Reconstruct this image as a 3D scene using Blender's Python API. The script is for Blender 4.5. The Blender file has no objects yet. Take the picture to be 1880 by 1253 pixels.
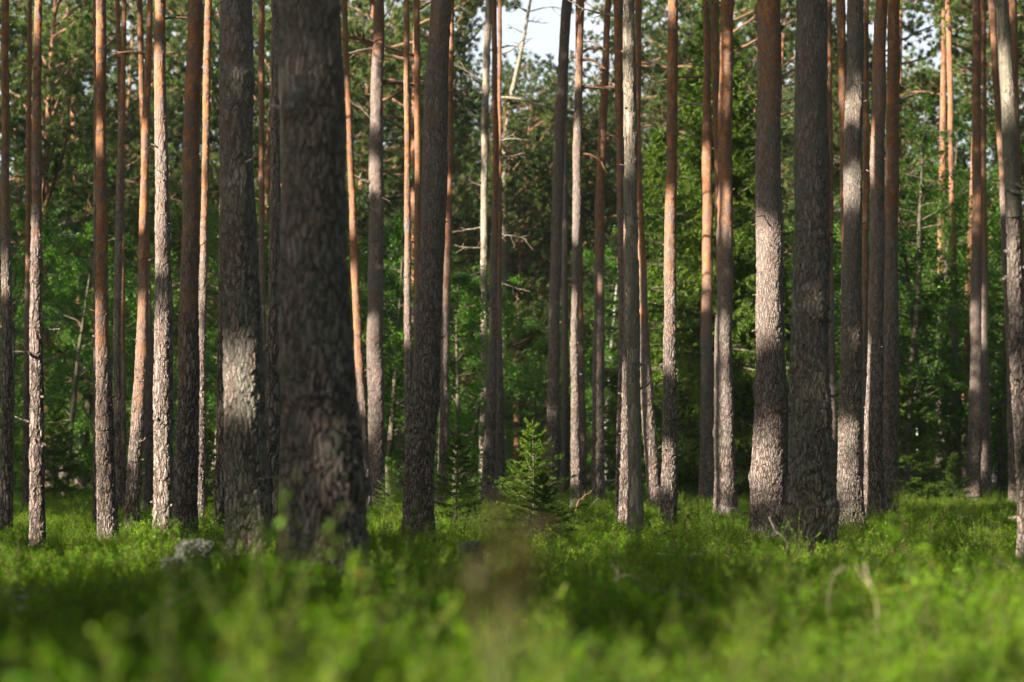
import bpy, math, random
import numpy as np
from mathutils import Vector, Matrix

R = math.radians
random.seed(7)
rng = np.random.default_rng(11)
scene = bpy.context.scene
COL = scene.collection

# ------------------------------------------------------------------ camera
W0, H0 = 1880.0, 1253.0
LENS = 85.0
F = LENS / 36.0 * W0
HORIZON = 893.0
CAMZ = 0.65
TILT = math.atan((HORIZON - H0 / 2) / F)
cam_d = bpy.data.cameras.new('camera')
cam = bpy.data.objects.new('camera', cam_d)
COL.objects.link(cam)
scene.camera = cam
cam.location = (0, 0, CAMZ)
cam.rotation_euler = (R(90) + TILT, 0, 0)
cam_d.lens = LENS
cam_d.sensor_width = 36
cam_d.clip_start = 0.1
cam_d.clip_end = 3000
cam_d.dof.use_dof = True
cam_d.dof.focus_distance = 23.5
cam_d.dof.aperture_fstop = 2.7

# ------------------------------------------------------------------ light
SUN_EL, SUN_AZ = 25.0, -128.0          # azimuth clockwise from +Y
S = np.array([math.sin(R(SUN_AZ)) * math.cos(R(SUN_EL)), math.cos(R(SUN_AZ)) * math.cos(R(SUN_EL)), math.sin(R(SUN_EL))])
world = bpy.data.worlds.new('World')
scene.world = world
world.use_nodes = True
wn = world.node_tree
wn.nodes.clear()
sky = wn.nodes.new('ShaderNodeTexSky')
sky.sky_type = 'NISHITA'
sky.sun_disc = False
sky.sun_elevation = R(SUN_EL)
sky.sun_rotation = R(SUN_AZ)
sky.air_density = 1.0
sky.dust_density = 2.0
sky.ozone_density = 1.0
wb = wn.nodes.new('ShaderNodeBackground')
wb.inputs['Strength'].default_value = 0.057
wo = wn.nodes.new('ShaderNodeOutputWorld')
# cloud veil added to brighten the low sky ahead
wtc = wn.nodes.new('ShaderNodeTexCoord')
wsx = wn.nodes.new('ShaderNodeSeparateXYZ'); wn.links.new(wtc.outputs['Generated'], wsx.inputs[0])
wmr = wn.nodes.new('ShaderNodeMapRange'); wmr.interpolation_type = 'SMOOTHSTEP'
wmr.inputs[1].default_value = .35; wmr.inputs[2].default_value = .95; wn.links.new(wsx.outputs[1], wmr.inputs[0])
wnz = wn.nodes.new('ShaderNodeTexNoise'); wnz.inputs['Scale'].default_value = 9; wnz.inputs['Detail'].default_value = 5
wn.links.new(wtc.outputs['Generated'], wnz.inputs['Vector'])
wm2 = wn.nodes.new('ShaderNodeMapRange'); wm2.inputs[1].default_value = .35; wm2.inputs[2].default_value = .6
wm2.inputs[3].default_value = .55; wn.links.new(wnz.outputs[0], wm2.inputs[0])
wmm = wn.nodes.new('ShaderNodeMath'); wmm.operation = 'MULTIPLY'
wn.links.new(wmr.outputs[0], wmm.inputs[0]); wn.links.new(wm2.outputs[0], wmm.inputs[1])
wmx = wn.nodes.new('ShaderNodeMix'); wmx.data_type = 'RGBA'
wmx.inputs[7].default_value = (5.0, 5.4, 5.8, 1)
wn.links.new(wmm.outputs[0], wmx.inputs[0]); wn.links.new(sky.outputs[0], wmx.inputs[6])
wn.links.new(wmx.outputs[2], wb.inputs[0])
wn.links.new(wb.outputs[0], wo.inputs[0])
sun_d = bpy.data.lights.new('sun', 'SUN')
sun_d.energy = 5.0
sun_d.angle = R(0.5)
sun_d.color = (1.0, 0.885, 0.73)
sun = bpy.data.objects.new('sun', sun_d)
COL.objects.link(sun)
sun.rotation_euler = Vector(-S).to_track_quat('-Z', 'Y').to_euler()
scene.view_settings.view_transform = 'Standard'
scene.view_settings.look = 'None'
scene.view_settings.exposure = 1.88
scene.view_settings.gamma = 1.0
scene.cycles.max_bounces = 4
scene.cycles.diffuse_bounces = 2
scene.cycles.transmission_bounces = 2
scene.cycles.sample_clamp_indirect = 4.0

# ------------------------------------------------------------------ terrain
_ys = np.array([0, 2.5, 5, 8, 11, 16, 20, 23, 26, 30, 36, 40, 46, 50, 55, 60, 65, 100, 200, 1500], float)
_gz = np.array([.21, .21, .155, .10, .065, .02, .01, .0, .01, .05, .10, .157, .21, .255, .31, .375, .44, .9, 2.2, 12.], float)


def ground_z(x, y):
    x = np.asarray(x, float); y = np.asarray(y, float)
    z = np.interp(y, _ys, _gz)
    z = z + np.interp(y, [3, 8, 14, 60, 80], [.01, .03, .07, .05, 0])
    z = z + 0.02 * np.sin(x * 0.9 + y * 0.31) * np.sin(y * 0.47 - x * 0.21 + 1.3)
    z = z + 0.018 * np.sin(x * 2.3 + 1.1) * np.sin(y * 1.9 + x * .4)
    return z


_by = [885, 890, 895, 900, 905, 910, 920, 930, 945, 960, 970, 980, 1000, 1015]
_bd = [72, 65, 60, 55, 50, 46, 40, 36, 30, 26, 23, 20, 16, 10.8]


def depth_of(yb):
    return float(np.interp(yb, _by, _bd))


ct, st = math.cos(TILT), math.sin(TILT)


def at(px, py, D):
    """point on the plane y = D seen at pixel (px, py)"""
    a = (px - W0 / 2) / F
    b = (H0 / 2 - py) / F
    dy = ct - b * st
    dz = st + b * ct
    k = D / dy
    return np.array([a * k, D, CAMZ + dz * k])


# ------------------------------------------------------------------ mesh helpers
def mesh_np(name, verts, faces, mat=None, smooth=False, uvs=None):
    """faces: (n,3) or (n,4) int array, or list of such arrays"""
    me = bpy.data.meshes.new(name)
    fl = faces if isinstance(faces, list) else [faces]
    fl = [np.asarray(f, np.int32) for f in fl if len(f)]
    verts = np.asarray(verts, np.float32)
    me.vertices.add(len(verts))
    me.vertices.foreach_set('co', verts.ravel())
    loops = np.concatenate([f.ravel() for f in fl])
    tot = np.concatenate([np.full(len(f), f.shape[1], np.int32) for f in fl])
    start = np.concatenate([[0], np.cumsum(tot)[:-1]]).astype(np.int32)
    me.loops.add(len(loops))
    me.loops.foreach_set('vertex_index', loops)
    me.polygons.add(len(tot))
    me.polygons.foreach_set('loop_start', start)
    me.polygons.foreach_set('loop_total', tot)
    if smooth:
        me.polygons.foreach_set('use_smooth', np.ones(len(tot), bool))
    me.update(calc_edges=True)
    if mat:
        me.materials.append(mat)
    return me


def link(name, me, parent=None, loc=None):
    o = bpy.data.objects.new(name, me)
    COL.objects.link(o)
    if parent is not None:
        o.parent = parent
    if loc is not None:
        o.location = loc
    return o


def tag(o, label=None, cat=None, group=None, kind=None):
    if label: o['label'] = label
    if cat: o['category'] = cat
    if group: o['group'] = group
    if kind: o['kind'] = kind
    return o


def empty(name, loc, label, cat, group=None, rz=0.0, sc=1.0):
    o = bpy.data.objects.new(name, None)
    o.empty_display_size = 0.2
    COL.objects.link(o)
    o.location = [float(v) for v in loc]
    o.rotation_euler = (0, 0, rz)
    o.scale = (sc, sc, sc)
    return tag(o, label, cat, group)


class Geo:
    def __init__(s):
        s.v = []; s.t = []; s.q = []; s.n = 0

    def add(s, v, t=None, q=None):
        v = np.asarray(v, float).reshape(-1, 3)
        if t is not None and len(t): s.t.append(np.asarray(t, np.int64) + s.n)
        if q is not None and len(q): s.q.append(np.asarray(q, np.int64) + s.n)
        s.v.append(v); s.n += len(v)

    def mesh(s, name, mat, smooth=False):
        f = []
        if s.t: f.append(np.concatenate(s.t))
        if s.q: f.append(np.concatenate(s.q))
        return mesh_np(name, np.concatenate(s.v), f, mat, smooth)


def unit(a):
    return a / np.maximum(np.linalg.norm(a, axis=-1, keepdims=True), 1e-9)


def tube(g, pts, rad, seg=6, cap=True):
    pts = np.asarray(pts, float); rad = np.asarray(rad, float)
    n = len(pts)
    d = np.gradient(pts, axis=0)
    d = unit(d)
    ref = np.array([0.31, 0.95, 0.05]) if abs(d[0][2]) > 0.7 else np.array([0., 0., 1.])
    a = unit(np.cross(d, ref)); b = np.cross(d, a)
    th = np.linspace(0, 2 * np.pi, seg, endpoint=False)
    ring = a[:, None, :] * np.cos(th)[None, :, None] + b[:, None, :] * np.sin(th)[None, :, None]
    v = pts[:, None, :] + ring * rad[:, None, None]
    i = np.arange(n - 1)[:, None] * seg; j = np.arange(seg)[None, :]; k = (j + 1) % seg
    q = np.stack([i + j, i + k, i + seg + k, i + seg + j], -1).reshape(-1, 4)
    v = v.reshape(-1, 3)
    t = None
    if cap:
        v = np.concatenate([v, pts[-1:]])
        jj = np.arange(seg)
        t = np.stack([(n - 1) * seg + jj, (n - 1) * seg + (jj + 1) % seg, np.full(seg, n * seg)], -1)
    g.add(v, t, q)


def curve_pts(p0, d0, L, n, bend, wob, r_):
    """a wandering polyline; bend is added to the direction at every step"""
    p = np.array(p0, float); d = np.array(d0, float); d /= np.linalg.norm(d)
    out = [p.copy()]
    for i in range(n):
        d = d + np.array(bend) / n + r_.normal(0, wob, 3)
        d /= np.linalg.norm(d)
        p = p + d * L / n
        out.append(p.copy())
    return np.array(out)


def needles(g, a, b, per, ln, wd, r_, fwd=0.6, flat=0.0):
    """needle triangles along segments a->b"""
    a = np.asarray(a, float).reshape(-1, 3); b = np.asarray(b, float).reshape(-1, 3)
    n = len(a) * per
    A = np.repeat(a, per, 0); B = np.repeat(b, per, 0)
    t = r_.random(n)[:, None]
    P = A + (B - A) * t
    ax = unit(B - A)
    rn = r_.normal(size=(n, 3))
    if flat: rn[:, 2] *= (1 - flat)
    pr = unit(np.cross(ax, np.cross(rn, ax)))
    d = unit(ax * fwd + pr * (1 - 0.3 * fwd))
    L = ln * r_.uniform(.7, 1.15, n)[:, None]
    w = unit(np.cross(d, r_.normal(size=(n, 3)))) * wd * .5
    v = np.stack([P - w, P + w, P + d * L], 1).reshape(-1, 3)
    g.add(v, np.arange(n * 3).reshape(-1, 3))


def leaves(g, P, size, r_, droop=0.35, up=0.5, aspect=0.62):
    """folded ovate leaves, four triangles' worth as two quads"""
    n = len(P)
    nrm = unit(r_.normal(size=(n, 3)) + np.array([0, 0, up * 2]))
    d = unit(np.cross(nrm, r_.normal(size=(n, 3))))
    d = unit(d + np.array([0, 0, -droop]))
    w = unit(np.cross(nrm, d))
    s = size * r_.uniform(.65, 1.2, n)[:, None]
    up_ = np.cross(d, w) * s * 0.12
    v = np.stack([P, P + d * s * .45 + w * s * aspect * .5 + up_, P + d * s, P + d * s * .45 - w * s * aspect * .5 + up_], 1).reshape(-1, 3)
    k = np.arange(n)[:, None] * 4
    t = np.concatenate([k + [0, 1, 2], k + [0, 2, 3]])
    g.add(v, t)


# ------------------------------------------------------------------ materials
class NT:
    def __init__(s, name):
        s.m = bpy.data.materials.new(name); s.m.use_nodes = True
        s.t = s.m.node_tree; s.t.nodes.clear()
        s.out = s.t.nodes.new('ShaderNodeOutputMaterial')

    def n(s, typ, **kw):
        nd = s.t.nodes.new(typ)
        for k, v in kw.items():
            if k.startswith('i_'): nd.inputs[k[2:].replace('_', ' ')].default_value = v
            else: setattr(nd, k, v)
        return nd

    def l(s, a, b): s.t.links.new(a, b)

    def val(s, x):
        return x

    def math(s, op, a, b=None, c=None, clamp=False):
        nd = s.t.nodes.new('ShaderNodeMath'); nd.operation = op; nd.use_clamp = clamp
        for i, x in enumerate((a, b, c)):
            if x is None: continue
            if isinstance(x, (int, float)): nd.inputs[i].default_value = x
            else: s.l(x, nd.inputs[i])
        return nd.outputs[0]

    def mix(s, fac, a, b, mode='MIX'):
        nd = s.t.nodes.new('ShaderNodeMix'); nd.data_type = 'RGBA'; nd.blend_type = mode
        for sock, x in ((nd.inputs[0], fac), (nd.inputs[6], a), (nd.inputs[7], b)):
            if isinstance(x, (int, float)): sock.default_value = x
            elif isinstance(x, tuple): sock.default_value = (*x, 1) if len(x) == 3 else x
            else: s.l(x, sock)
        return nd.outputs[2]

    def ramp(s, fac, lo, hi, a=0.0, b=1.0, smooth=True):
        nd = s.t.nodes.new('ShaderNodeMapRange')
        nd.interpolation_type = 'SMOOTHSTEP' if smooth else 'LINEAR'
        nd.inputs[1].default_value = lo; nd.inputs[2].default_value = hi
        nd.inputs[3].default_value = a; nd.inputs[4].default_value = b
        s.l(fac, nd.inputs[0]); return nd.outputs[0]

    def noise(s, vec, scale, detail=4, rough=.55, out=0, dist=0.0):
        nd = s.t.nodes.new('ShaderNodeTexNoise')
        nd.inputs['Scale'].default_value = scale; nd.inputs['Detail'].default_value = detail
        nd.inputs['Roughness'].default_value = rough; nd.inputs['Distortion'].default_value = dist
        s.l(vec, nd.inputs['Vector']); return nd.outputs[out]

    def voro(s, vec, scale, feature='DISTANCE_TO_EDGE', out=0):
        nd = s.t.nodes.new('ShaderNodeTexVoronoi'); nd.feature = feature
        nd.inputs['Scale'].default_value = scale
        s.l(vec, nd.inputs['Vector']); return nd.outputs[out]

    def map(s, vec, scale=(1, 1, 1), loc=None):
        nd = s.t.nodes.new('ShaderNodeMapping')
        nd.inputs['Scale'].default_value = scale
        s.l(vec, nd.inputs['Vector'])
        if loc is not None: s.l(loc, nd.inputs['Location'])
        return nd.outputs[0]


def bark_material():
    b = NT('pine_bark')
    tc = b.n('ShaderNodeTexCoord'); oi = b.n('ShaderNodeObjectInfo')
    sep = b.n('ShaderNodeSeparateColor'); b.l(oi.outputs['Color'], sep.inputs[0])
    rnd = b.math('MULTIPLY', oi.outputs['Random'], 37.0)
    cmb = b.n('ShaderNodeCombineXYZ'); b.l(rnd, cmb.inputs[0]); b.l(rnd, cmb.inputs[2])
    vec = b.map(tc.outputs['Object'], (1, 1, 1), cmb.outputs[0])
    vsc = b.n('ShaderNodeVectorMath', operation='SCALE'); b.l(vec, vsc.inputs[0]); b.l(b.ramp(oi.outputs['Random'], 0, 1, .72, 1.3, False), vsc.inputs[3]); vec = vsc.outputs[0]
    sx = b.n('ShaderNodeSeparateXYZ'); b.l(tc.outputs['Object'], sx.inputs[0])
    # warp
    wrp = b.n('ShaderNodeVectorMath', operation='MULTIPLY_ADD')
    nz = b.n('ShaderNodeTexNoise'); nz.inputs['Scale'].default_value = 9; nz.inputs['Detail'].default_value = 3
    b.l(vec, nz.inputs['Vector']); b.l(nz.outputs['Color'], wrp.inputs[0])
    wrp.inputs[1].default_value = (.055, .055, .13); b.l(vec, wrp.inputs[2])
    v = wrp.outputs[0]
    # height of the change to orange bark
    z0 = b.math('MULTIPLY', sep.outputs[0], 20.0)
    big = b.noise(b.map(vec, (1, 1, .7)), 5.0, 4, .6)
    zz = b.math('ADD', b.math('SUBTRACT', sx.outputs[2], z0), b.math('MULTIPLY', b.math('SUBTRACT', big, .5), 5.0))
    up = b.ramp(zz, -1.1, 1.1)
    # furrowed lower bark
    e1 = b.voro(b.map(v, (1, 1, .22)), 38.0)
    e2 = b.voro(b.map(v, (1, 1, .4)), 75.0)
    fine = b.noise(b.map(v, (1, 1, .5)), 90.0, 5, .7)
    mid = b.noise(b.map(v, (1, 1, .35)), 24.0, 4, .65)
    p1 = b.ramp(e1, .0, .17)
    p2 = b.ramp(e2, .0, .14)
    cellc = b.voro(b.map(v, (1, 1, .22)), 38.0, 'F1', 1)
    cs = b.n('ShaderNodeSeparateColor'); b.l(cellc, cs.inputs[0])
    low = b.mix(b.ramp(mid, .28, .75), (.205, .165, .15), (.44, .37, .335))
    low = b.mix(b.ramp(cs.outputs[0], .3, 1.0, 0, .55), low, (.27, .175, .14))
    low = b.mix(b.ramp(fine, .35, .7, 0, .35), low, (.36, .31, .285))
    tint = b.noise(vec, 3.2, 4, .6)
    low = b.mix(b.ramp(tint, .48, .66, 0, .45), low, (.30, .20, .155))
    low = b.mix(b.ramp(tint, .50, .34, 0, .4), low, (.24, .235, .20))
    low = b.mix(p2, b.mix(.6, low, (.07, .052, .044)), low)
    low = b.mix(b.math('MAXIMUM', p1, b.ramp(sx.outputs[2], .3, 3.6, .12, .62)), b.mix(.10, (.035, .026, .022), low), low)
    # lichen
    li = b.noise(b.map(vec, (1, 1, .6)), 7.5, 6, .72)
    thr = b.math('SUBTRACT', .74, b.math('MULTIPLY', sep.outputs[1], .35))
    lf = b.math('MULTIPLY', b.math('SUBTRACT', li, thr), 9.0, clamp=True)
    lf = b.math('MULTIPLY', lf, b.ramp(fine, .38, .62))
    low = b.mix(b.math('MULTIPLY', lf, .75), low, b.mix(mid, (.13, .15, .115), (.27, .29, .23)))
    # flaky orange upper bark
    fl = b.voro(b.map(v, (1, 1, .62)), 33.0, 'F1', 1)
    fs = b.n('ShaderNodeSeparateColor'); b.l(fl, fs.inputs[0])
    fe = b.voro(b.map(v, (1, 1, .62)), 33.0)
    n2 = b.noise(b.map(v, (1, 1, .6)), 13.0, 5, .7)
    org = b.mix(b.ramp(n2, .3, .7), (.25, .092, .034), (.46, .215, .095))
    org = b.mix(b.ramp(fine, .45, .75, 0, .5), org, (.55, .33, .17))
    grey = b.mix(fine, (.12, .085, .078), (.27, .205, .185))
    gf = b.math('ADD', b.math('MULTIPLY', fs.outputs[0], .55), b.math('MULTIPLY', n2, .75))
    patch = b.ramp(gf, .66, .74)
    org = b.mix(b.math('MULTIPLY', patch, .85), org, grey)
    org = b.mix(b.ramp(fe, 0, .05, .45, 0), org, (.07, .03, .018))
    col = b.mix(up, low, org)
    sun_shade_mul = b.math('SUBTRACT', 1.1, b.math('MULTIPLY', sep.outputs[2], .25))
    cd = b.n('ShaderNodeCombineColor')
    for i in range(3): b.l(sun_shade_mul, cd.inputs[i])
    col = b.mix(1.0, col, cd.outputs[0], 'MULTIPLY')
    pb = b.n('ShaderNodeBsdfPrincipled')
    pb.inputs['Roughness'].default_value = .9
    pb.inputs['Specular IOR Level'].default_value = .25
    b.l(col, pb.inputs['Base Color'])
    # relief in metres
    hl = b.math('ADD', b.math('MULTIPLY', p1, b.ramp(sx.outputs[2], .4, 4.0, .011, .0035)), b.math('MULTIPLY', p2, .0025))
    hl = b.math('ADD', hl, b.math('MULTIPLY', mid, .008))
    hl = b.math('ADD', hl, b.math('MULTIPLY', b.math('MULTIPLY', cs.outputs[1], p1), .003))
    hl = b.math('ADD', hl, b.math('MULTIPLY', fine, .006))
    hl = b.math('ADD', hl, b.math('MULTIPLY', lf, .004))
    hu = b.math('ADD', b.math('MULTIPLY', b.math('MULTIPLY', patch, b.ramp(fe, 0, .06)), .004), b.math('MULTIPLY', fine, .004))
    hu = b.math('ADD', hu, b.math('MULTIPLY', n2, .006))
    mx = b.n('ShaderNodeMix'); mx.data_type = 'FLOAT'
    b.l(up, mx.inputs[0]); b.l(hl, mx.inputs[2]); b.l(hu, mx.inputs[3])
    dn = b.n('ShaderNodeDisplacement'); dn.inputs['Midlevel'].default_value = 0.012
    dn.inputs['Scale'].default_value = 1.0
    b.l(mx.outputs[0], dn.inputs['Height'])
    b.l(dn.outputs[0], b.out.inputs['Displacement'])
    b.l(pb.outputs[0], b.out.inputs['Surface'])
    b.m.displacement_method = 'BOTH'
    return b.m


def deadwood_material(name='dead_wood', bark=0.5):
    b = NT(name)
    tc = b.n('ShaderNodeTexCoord'); vec = tc.outputs['Object']
    st_ = b.noise(b.map(vec, (1, 1, .06)), 55.0, 5, .6)
    fn = b.noise(b.map(vec, (1, 1, .5)), 48.0, 6, .75)
    big = b.noise(b.map(vec, (1, 1, .30)), 8.0, 6, .78)
    c = b.mix(b.ramp(st_, .3, .7), (.17, .14, .11), (.46, .39, .30))
    c = b.mix(b.ramp(st_, .64, .70, 0, .7), c, (.07, .055, .045))
    bk = b.mix(fn, (.05, .042, .035), (.27, .25, .19))
    c = b.mix(b.math('MULTIPLY', b.ramp(big, .62 - .3 * bark, .66 - .3 * bark), b.ramp(fn, .36, .5)), c, bk)
    pb = b.n('ShaderNodeBsdfPrincipled'); pb.inputs['Roughness'].default_value = .85
    b.l(c, pb.inputs['Base Color'])
    h = b.math('ADD', b.math('MULTIPLY', st_, .006), b.math('MULTIPLY', fn, .004))
    h = b.math('ADD', h, b.math('MULTIPLY', b.ramp(big, .62 - .3 * bark, .66 - .3 * bark), .010))
    dn = b.n('ShaderNodeDisplacement'); dn.inputs['Midlevel'].default_value = .005; dn.inputs['Scale'].default_value = 1
    b.l(h, dn.inputs['Height']); b.l(dn.outputs[0], b.out.inputs['Displacement'])
    b.l(pb.outputs[0], b.out.inputs['Surface'])
    b.m.displacement_method = 'BOTH'
    return b.m


def limb_material(name, c1, c2, scale=30):
    b = NT(name)
    tc = b.n('ShaderNodeTexCoord')
    f = b.noise(tc.outputs['Object'], scale, 5, .65)
    pb = b.n('ShaderNodeBsdfPrincipled'); pb.inputs['Roughness'].default_value = .85
    b.l(b.mix(b.ramp(f, .35, .65), c1, c2), pb.inputs['Base Color'])
    bp = b.n('ShaderNodeBump'); bp.inputs['Distance'].default_value = .01; bp.inputs['Strength'].default_value = .7
    b.l(f, bp.inputs['Height']); b.l(bp.outputs[0], pb.inputs['Normal'])
    b.l(pb.outputs[0], b.out.inputs['Surface'])
    return b.m


def leaf_material(name, c1, c2, c3, trans=.45, tcol=None, nscale=.8, gloss=.35, accent=None):
    """c1..c3 vary by clump noise in world space and by random island"""
    b = NT(name)
    ge = b.n('ShaderNodeNewGeometry')
    nz = b.noise(ge.outputs['Position'], nscale, 3, .6)
    nf = b.noise(ge.outputs['Position'], nscale * 9, 3, .6)
    ri = ge.outputs['Random Per Island']
    c = b.mix(b.ramp(nz, .36, .62), c1, c2)
    c = b.mix(b.math('MULTIPLY', b.ramp(nf, .42, .68), .8), c, c3)
    if accent: c = b.mix(b.ramp(ri, .93, .95, 0, .8), c, accent)
    oi = b.n('ShaderNodeObjectInfo')
    vv = b.math('MULTIPLY', b.ramp(ri, 0, 1, .65, 1.3, False), b.ramp(oi.outputs['Random'], 0, 1, .68, 1.30, False))
    if accent: c = b.mix(b.ramp(oi.outputs['Random'], .90, .96, 0, .55), c, (.13, .10, .03))
    cc = b.n('ShaderNodeCombineColor')
    for i in range(3): b.l(vv, cc.inputs[i])
    c = b.mix(1.0, c, cc.outputs[0], 'MULTIPLY')
    pb = b.n('ShaderNodeBsdfPrincipled'); pb.inputs['Roughness'].default_value = .5
    pb.inputs['Specular IOR Level'].default_value = gloss
    b.l(c, pb.inputs['Base Color'])
    tr = b.n('ShaderNodeBsdfTranslucent')
    tm = b.mix(1.0, c, (*(tcol or (1.5, 1.7, .5)), 1), 'MULTIPLY')
    b.l(tm, tr.inputs['Color'])
    ms = b.n('ShaderNodeMixShader'); ms.inputs[0].default_value = trans
    b.l(pb.outputs[0], ms.inputs[1]); b.l(tr.outputs[0], ms.inputs[2])
    b.l(ms.outputs[0], b.out.inputs['Surface'])
    return b.m


def ground_material():
    b = NT('forest_floor')
    ge = b.n('ShaderNodeNewGeometry'); p = ge.outputs['Position']
    n1 = b.noise(p, 1.3, 5, .6); n2 = b.noise(p, 14, 6, .7)
    c = b.mix(b.ramp(n1, .4, .62), (.035, .028, .016), (.035, .055, .012))
    c = b.mix(b.ramp(n2, .5, .7), c, (.06, .085, .018))
    pb = b.n('ShaderNodeBsdfPrincipled'); pb.inputs['Roughness'].default_value = .95
    b.l(c, pb.inputs['Base Color'])
    bp = b.n('ShaderNodeBump'); bp.inputs['Distance'].default_value = .05
    b.l(n2, bp.inputs['Height']); b.l(bp.outputs[0], pb.inputs['Normal'])
    b.l(pb.outputs[0], b.out.inputs['Surface'])
    return b.m


M_BARK = bark_material()
M_DEAD = deadwood_material('weathered_dead_wood', .35)
M_DEADB = deadwood_material('barked_dead_wood', .5)
M_LIMB = limb_material('orange_limb_bark', (.10, .055, .035), (.27, .145, .08))
M_GREYLIMB = limb_material('dry_grey_twig', (.12, .10, .08), (.34, .29, .22))
M_STEM = limb_material('young_stem', (.06, .05, .035), (.15, .13, .09), 12)
M_BIRCHB = limb_material('birch_bark', (.10, .09, .08), (.62, .60, .55), 9)
M_NEEDLE = leaf_material('pine_needles', (.04, .095, .036), (.10, .165, .045), (.21, .25, .07), .45, (1.4, 1.5, .6), .5, .3)
M_SPRUCE = leaf_material('spruce_needles', (.05, .10, .012), (.085, .15, .014), (.14, .22, .02), .3, (1.5, 1.7, .4), .9, .25)
M_LEAF = leaf_material('broad_leaves', (.04, .12, .010), (.065, .16, .012), (.12, .22, .015), .5, (1.6, 1.9, .4), .45, .4)
M_BIL = leaf_material('bilberry_leaves', (.065, .175, .004), (.125, .27, .005), (.215, .35, .007), .5, (1.9, 2.0, .2), .8, .2, (.16, .10, .03))
M_BSTEM = limb_material('bilberry_stem', (.05, .06, .015), (.12, .10, .03), 40)
M_GROUND = ground_material()
M_DARK = limb_material('dark_twig', (.025, .02, .016), (.07, .055, .045), 40)
M_DRY = limb_material('dry_grass_stem', (.28, .23, .14), (.45, .38, .26), 30)
M_LICHEN = limb_material('reindeer_lichen', (.075, .08, .062), (.18, .185, .155), 60)
M_BROWN = leaf_material('rusty_leaves', (.11, .055, .022), (.07, .05, .015), (.035, .07, .01), .3, (1.3, 1.2, .5), 3.0, .3)

# ------------------------------------------------------------------ ground sheet
gx = np.unique(np.concatenate([np.linspace(-1200, -60, 20), np.linspace(-60, -14, 40), np.linspace(-14, 14, 120), np.linspace(14, 60, 40), np.linspace(60, 1200, 20)]))
gy = np.unique(np.concatenate([np.linspace(-400, -30, 12), np.linspace(-30, 0, 30), np.linspace(0, 60, 220), np.linspace(60, 200, 60), np.linspace(200, 1500, 20)]))
XX, YY = np.meshgrid(gx, gy)
ZZ = ground_z(XX, YY)
gv = np.stack([XX, YY, ZZ], -1).reshape(-1, 3)
nx_, ny_ = len(gx), len(gy)
ii = (np.arange(ny_ - 1)[:, None] * nx_ + np.arange(nx_ - 1)[None, :]).ravel()
gq = np.stack([ii, ii + 1, ii + nx_ + 1, ii + nx_], -1)
tag(link('ground', mesh_np('ground', gv, gq, M_GROUND, True)), kind='structure')


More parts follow.
